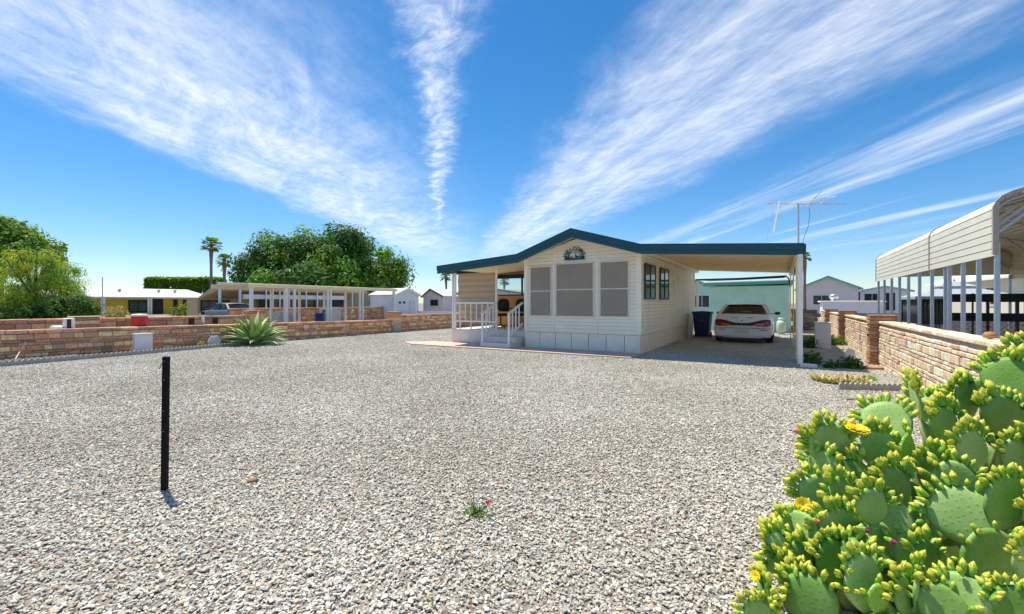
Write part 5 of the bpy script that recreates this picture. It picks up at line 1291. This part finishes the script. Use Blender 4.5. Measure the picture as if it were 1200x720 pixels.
for (px,py,dp,hp,wp,roll,yaw,pit,kind,nb) in PADS:
    c = w3(px,py,dp); k = dp/FPX; rr = R(roll)
    up = (camR*math.sin(rr)+Vector((0,0,1))*math.cos(rr)); up = (up*math.cos(R(pit))+camF*math.sin(R(pit))).normalized()
    L, W = hp*k*1.06, wp*k*1.05
    nrm = -camF; nrm = (nrm-up*nrm.dot(up)).normalized(); yaw += rnd.uniform(-22,22); nrm = Matrix.Rotation(R(yaw),3,up)@nrm
    if abs(yaw) > 25: W = min(W/max(.6,math.cos(R(yaw))),L*.95)
    base = c-up*L/2
    o, mt = add_pad(base,up,nrm,L,W,kind)
    if rnd.random() < .12: nb = max(3,nb//3)
    for j in range(nb):
        a = R(90+(j/(max(nb-1,1))-.5)*2*rnd.uniform(68,86)+rnd.uniform(-5,5)); pos = Vector((W/2*math.cos(a)*.97,rnd.uniform(-.006,.006),L/2+L/2*math.sin(a)*.97))
        dirv = Vector((math.cos(a)*1.0,rnd.uniform(-.5,.5),math.sin(a)+.35)).normalized(); budlist.append((o,mt,pos,dirv,rnd.uniform(.6,1.2)*(1.0 if W > .1 else .75)*dp/2.2,None))
        if rnd.random() < .7:
            pos2 = pos*1.0; pos2.y += rnd.choice([-1,1])*.012; pos2.x *= .93; pos2.z -= .012; budlist.append((o,mt,pos2,(dirv+Vector((rnd.uniform(-.4,.4),rnd.uniform(-.6,.6),0))).normalized(),rnd.uniform(.6,.95)*dp/2.2,None))
    # supporting older pads down to the ground
    cur, tgt = base.copy(), Vector((core.x,core.y,0)).lerp(Vector((base.x,base.y,0)),rnd.uniform(.45,.8))
    while cur.z > .12:
        d = (cur-tgt).normalized(); l = min(.26*rnd.uniform(.85,1.1),cur.z/max(d.z,.3)+.04); d = (d+Vector((rnd.uniform(-.3,.3),rnd.uniform(-.3,.3),.25))).normalized()
        nb_ = cur-d*l*.94; nr_ = Matrix.Rotation(rnd.uniform(-1.0,1.0),3,d)@((-camF-d*(-camF).dot(d)).normalized())
        add_pad(nb_,d,nr_,l,l*rnd.uniform(.62,.8),'o' if rnd.random() < .55 else 'p',.032); cur = nb_
# buds: the hundred nearest the camera as sub-parts, the rest one stuff part
def bud_matrix(pos, dirv, s):
    q = dirv.to_track_quat('Z','Y'); m = q.to_matrix().to_4x4()@Matrix.Rotation(rnd.uniform(0,6.28),4,'Z')@Matrix.Scale(s,4); m.translation = pos; return m
budlist.sort(key=lambda b: (b[1]@b[2]-Vector((0,0,CH))).length)
rest = MB()
for i,(o,mt,pos,dirv,s,_) in enumerate(budlist):
    me = BUDS[i%3]; bmx = bud_matrix(pos,dirv,s)
    if i < 100:
        bo = bpy.data.objects.new('bud',me); COL.objects.link(bo); bo.parent = o; bo.matrix_basis = bmx
    else:
        mm = mt@bmx; rest.add([mm@v.co for v in me.vertices],[],0)
        b0 = len(rest.v)-len(me.vertices)
        for p in me.polygons: rest.f.append([b0+v for v in p.vertices]); rest.m.append(p.material_index); rest.c.append((1,1,1)); rest.sm.append(p.use_smooth)
ro = rest.build('buds',[M['budg'],M['budy']],cact,False); ro['kind'] = 'stuff'
# flowers and coloured fruits
def flower(px, py, dp, r, up):
    c = w3(px,py,dp); mb = MB(); up = up.normalized(); a0 = up.orthogonal().normalized(); b0 = up.cross(a0)
    for ring,(n,rr,lift) in enumerate(((11,1.0,.28),(9,.85,.5),(7,.6,.7))):
        for k in range(n):
            a = 2*math.pi*k/n+ring*.3; d = a0*math.cos(a)+b0*math.sin(a); s = a0*-math.sin(a)+b0*math.cos(a); R1 = r*rr
            p0 = c; p1 = c+d*R1*.55+up*R1*lift*.7; p2 = c+d*R1+up*R1*lift; mb.add([p0-s*R1*.08,p0+s*R1*.08,p1+s*R1*.30,p2+s*R1*.20,p2+d*R1*.06,p2-s*R1*.20,p1-s*R1*.30],[(0,1,2,6),(6,2,3,5),(5,3,4)],0)
    mb.build('flower',M['flowery'],cact,False)
flower(1004,505,2.38,.055,Vector((0,0,1))-camF*.25); flower(941,592,2.14,.034,-camF*.8+Vector((0,0,.6))-camR*.3); flower(886,676,1.93,.024,-camR+Vector((0,0,.6))-camF*.3)
for px,py,dp,me,s,d in ((942,509,2.42,BUDO,.9,-camR+Vector((0,0,.4))),(948,609,2.08,BUDO,.8,camR*.4-camF+Vector((0,0,.3))),(1156,452,2.6,BUDO,1.3,camR*.8+Vector((0,0,-.3))-camF*.5),(1002,618,1.98,BUDF,.9,camR+Vector((0,0,-.2))-camF*.3),(1036,630,1.98,BUDF,.8,-camF+camR*.3)):
    bo = bpy.data.objects.new('fruit',me); COL.objects.link(bo); bo.parent = cact; bo.matrix_parent_inverse = wmat(cact).inverted(); bo.matrix_basis = bud_matrix(w3(px,py,dp),d.normalized(),s)

# ------------------------------------------------------------------ sky, sun, camera
SUN = Vector((-.40,.11,1)).normalized()
elev, azim = math.asin(SUN.z), math.atan2(SUN.x,SUN.y)
w = bpy.data.worlds.new('World'); SC.world = w; w.use_nodes = True
nt = w.node_tree; N, Lk = nt.nodes, nt.links; bg = N['Background']
def val(x):
    return x
def mth(op, a, b=None, c=None, clamp=False):
    n = N.new('ShaderNodeMath'); n.operation = op; n.use_clamp = clamp
    for i, v in enumerate((a,b,c)):
        if v is None: continue
        if hasattr(v,'is_linked') or hasattr(v,'links'): Lk.new(v,n.inputs[i])
        else: n.inputs[i].default_value = v
    return n.outputs[0]
def smooth(v, a, b):
    n = N.new('ShaderNodeMapRange'); n.interpolation_type = 'SMOOTHSTEP'; n.inputs['From Min'].default_value = a; n.inputs['From Max'].default_value = b
    Lk.new(v,n.inputs['Value']); return n.outputs['Result']
def noise(x, y, scale, detail=6, rough=.6, z=0.0, dist=0.0):
    c = N.new('ShaderNodeCombineXYZ')
    for i, v in enumerate((x,y,z)):
        if hasattr(v,'links'): Lk.new(v,c.inputs[i])
        else: c.inputs[i].default_value = v
    n = N.new('ShaderNodeTexNoise'); n.inputs['Scale'].default_value = scale; n.inputs['Detail'].default_value = detail; n.inputs['Roughness'].default_value = rough; n.inputs['Distortion'].default_value = dist
    Lk.new(c.outputs[0],n.inputs['Vector']); return n.outputs['Fac']
sky = N.new('ShaderNodeTexSky'); sky.sky_type = 'NISHITA'; sky.sun_disc = False; sky.sun_elevation = elev; sky.sun_rotation = azim; sky.altitude = 50; sky.air_density = 1.0; sky.dust_density = .1; sky.ozone_density = 2.5
tc = N.new('ShaderNodeTexCoord'); sp = N.new('ShaderNodeSeparateXYZ'); Lk.new(tc.outputs['Generated'],sp.inputs[0])
zc = mth('MAXIMUM',sp.outputs['Z'],.03)
xc = mth('ADD',mth('MULTIPLY',sp.outputs['X'],CA),mth('MULTIPLY',sp.outputs['Y'],SA))
yc = mth('ADD',mth('MULTIPLY',sp.outputs['X'],-SA),mth('MULTIPLY',sp.outputs['Y'],CA))
u, v = mth('DIVIDE',xc,zc), mth('DIVIDE',yc,zc)     # cirrus layer: plan coordinates in units of its height
ub = mth('ADD',u,mth('MULTIPLY',mth('SUBTRACT',v,1.5),.17))     # bent for the right-hand band
wob = mth('MULTIPLY',mth('SUBTRACT',noise(u,mth('MULTIPLY',v,.5),1.2,4,.6),.5),1.0)
wob2 = mth('MULTIPLY',mth('SUBTRACT',noise(u,mth('MULTIPLY',v,.45),4.5,6,.65,2.0),.5),.55)
uw = mth('ADD',u,mth('ADD',mth('MULTIPLY',wob,.5),wob2)); ubw = mth('ADD',ub,mth('ADD',mth('MULTIPLY',wob,.45),wob2))
# left band
bl = mth('MULTIPLY',smooth(uw,-2.5,-1.95),mth('SUBTRACT',1.0,smooth(uw,-1.5,-.15)))
fib_l = smooth(noise(mth('ADD',u,mth('MULTIPLY',v,.35)),mth('MULTIPLY',v,.5),2.4,9,.66,1.0,.6),.28,.72)
fib_l2 = smooth(noise(mth('ADD',u,mth('MULTIPLY',v,-.2)),mth('MULTIPLY',v,.18),5.5,8,.7,6.0,.3),.25,.75)
fine_ = smooth(noise(mth('ADD',u,mth('MULTIPLY',v,.5)),mth('MULTIPLY',v,.6),9.0,8,.72,31.0,.8),.3,.7)
cl = mth('MULTIPLY',bl,mth('ADD',.16,mth('ADD',mth('MULTIPLY',fib_l,.48),mth('ADD',mth('MULTIPLY',fib_l2,.28),mth('MULTIPLY',fine_,.22)))))
# thin vertical wisp
wob3 = mth('MULTIPLY',mth('SUBTRACT',noise(u,v,2.2,8,.7,40.0,.4),.5),.42)
uc = mth('ADD',mth('ADD',u,mth('MULTIPLY',mth('SUBTRACT',v,1.4),.165)),wob3)
wid = mth('ABSOLUTE',mth('ADD',uc,.22))
wisp = mth('MULTIPLY',mth('SUBTRACT',1.0,smooth(mth('MULTIPLY',wid,mth('ADD',.45,mth('MULTIPLY',v,.33))),.0,.22)),mth('ADD',.35,mth('MULTIPLY',fine_,.75)))
wisp = mth('MULTIPLY',wisp,mth('SUBTRACT',1.0,smooth(v,5.0,8.5)))
# right band and lower streaks
br = mth('MULTIPLY',smooth(ubw,.30,.85),mth('SUBTRACT',1.0,smooth(ubw,1.35,2.05)))
fib_r = smooth(noise(mth('MULTIPLY',ub,1.0),mth('MULTIPLY',v,.10),3.6,9,.66,9.0,.25),.30,.70)
fib_r2 = smooth(noise(mth('ADD',u,mth('MULTIPLY',v,.3)),mth('MULTIPLY',v,.45),4.0,8,.7,12.0,.5),.3,.7)
cr_ = mth('MULTIPLY',br,mth('ADD',.20,mth('ADD',mth('MULTIPLY',fib_r,.42),mth('ADD',mth('MULTIPLY',fib_r2,.30),mth('MULTIPLY',fine_,.18)))))
b3 = mth('MULTIPLY',smooth(uw,1.9,2.4),mth('SUBTRACT',1.0,smooth(uw,5.0,9.0)))
fib3 = smooth(noise(mth('MULTIPLY',u,1.0),mth('MULTIPLY',v,.08),1.5,8,.62,15.0,.3),.42,.70)
c3 = mth('MULTIPLY',b3,mth('MULTIPLY',fib3,.85))
den = mth('MAXIMUM',mth('MAXIMUM',cl,mth('MULTIPLY',wisp,.85)),mth('MAXIMUM',cr_,c3))
front = smooth(yc,.02,.2)
other = mth('MULTIPLY',smooth(noise(u,mth('MULTIPLY',v,.3),.8,8,.65,20.0,.4),.5,.75),mth('SUBTRACT',1.0,front))
den = mth('ADD',mth('MULTIPLY',den,front),mth('MULTIPLY',other,.7),None,True)
den = mth('MULTIPLY',den,smooth(sp.outputs['Z'],.04,.16))
den = mth('MULTIPLY',mth('POWER',den,1.35),.78)
hsv = N.new('ShaderNodeHueSaturation'); hsv.inputs['Saturation'].default_value = 1.24; hsv.inputs['Value'].default_value = .72
hz_ = N.new('ShaderNodeMix'); hz_.data_type = 'RGBA'; Lk.new(smooth(sp.outputs['Z'],-.02,.42),hz_.inputs['Factor']); hz_.inputs['A'].default_value = (.82,.89,1.0,1); hz_.inputs['B'].default_value = (.80,.93,1.0,1)
hm_ = N.new('ShaderNodeMix'); hm_.data_type = 'RGBA'; hm_.blend_type = 'MULTIPLY'; hm_.inputs['Factor'].default_value = 1; Lk.new(sky.outputs['Color'],hm_.inputs['A']); Lk.new(hz_.outputs['Result'],hm_.inputs['B']); Lk.new(hm_.outputs['Result'],hsv.inputs['Color'])
mx = N.new('ShaderNodeMix'); mx.data_type = 'RGBA'; Lk.new(den,mx.inputs['Factor']); Lk.new(hsv.outputs['Color'],mx.inputs['A']); mx.inputs['B'].default_value = (5.6,5.75,6.1,1)
Lk.new(mx.outputs['Result'],bg.inputs['Color']); bg.inputs['Strength'].default_value = .135
sl = bpy.data.lights.new('sun','SUN'); sl.energy = 4.0; sl.angle = R(.53); sl.color = (1,.93,.82)
so = bpy.data.objects.new('sun',sl); COL.objects.link(so); so.rotation_euler = SUN.to_track_quat('Z','Y').to_euler(); so.location = (-8,2,20)
cam = bpy.data.cameras.new('camera'); co = bpy.data.objects.new('camera',cam); COL.objects.link(co)
co.location = (0,0,CH); co.rotation_euler = (R(90),0,YAW); cam.sensor_width = 36; cam.lens = FPX/1200*36; cam.shift_y = -5/1200; cam.clip_end = 3000; cam.clip_start = .05
SC.camera = co
SC.view_settings.view_transform = 'Standard'; SC.view_settings.look = 'None'; SC.view_settings.exposure = .62; SC.view_settings.gamma = 1; SC.view_settings.use_curve_mapping = False
SC.cycles.use_denoising = False if False else True
SC.cycles.max_bounces = 8; SC.cycles.diffuse_bounces = 6; SC.cycles.transparent_max_bounces = 12
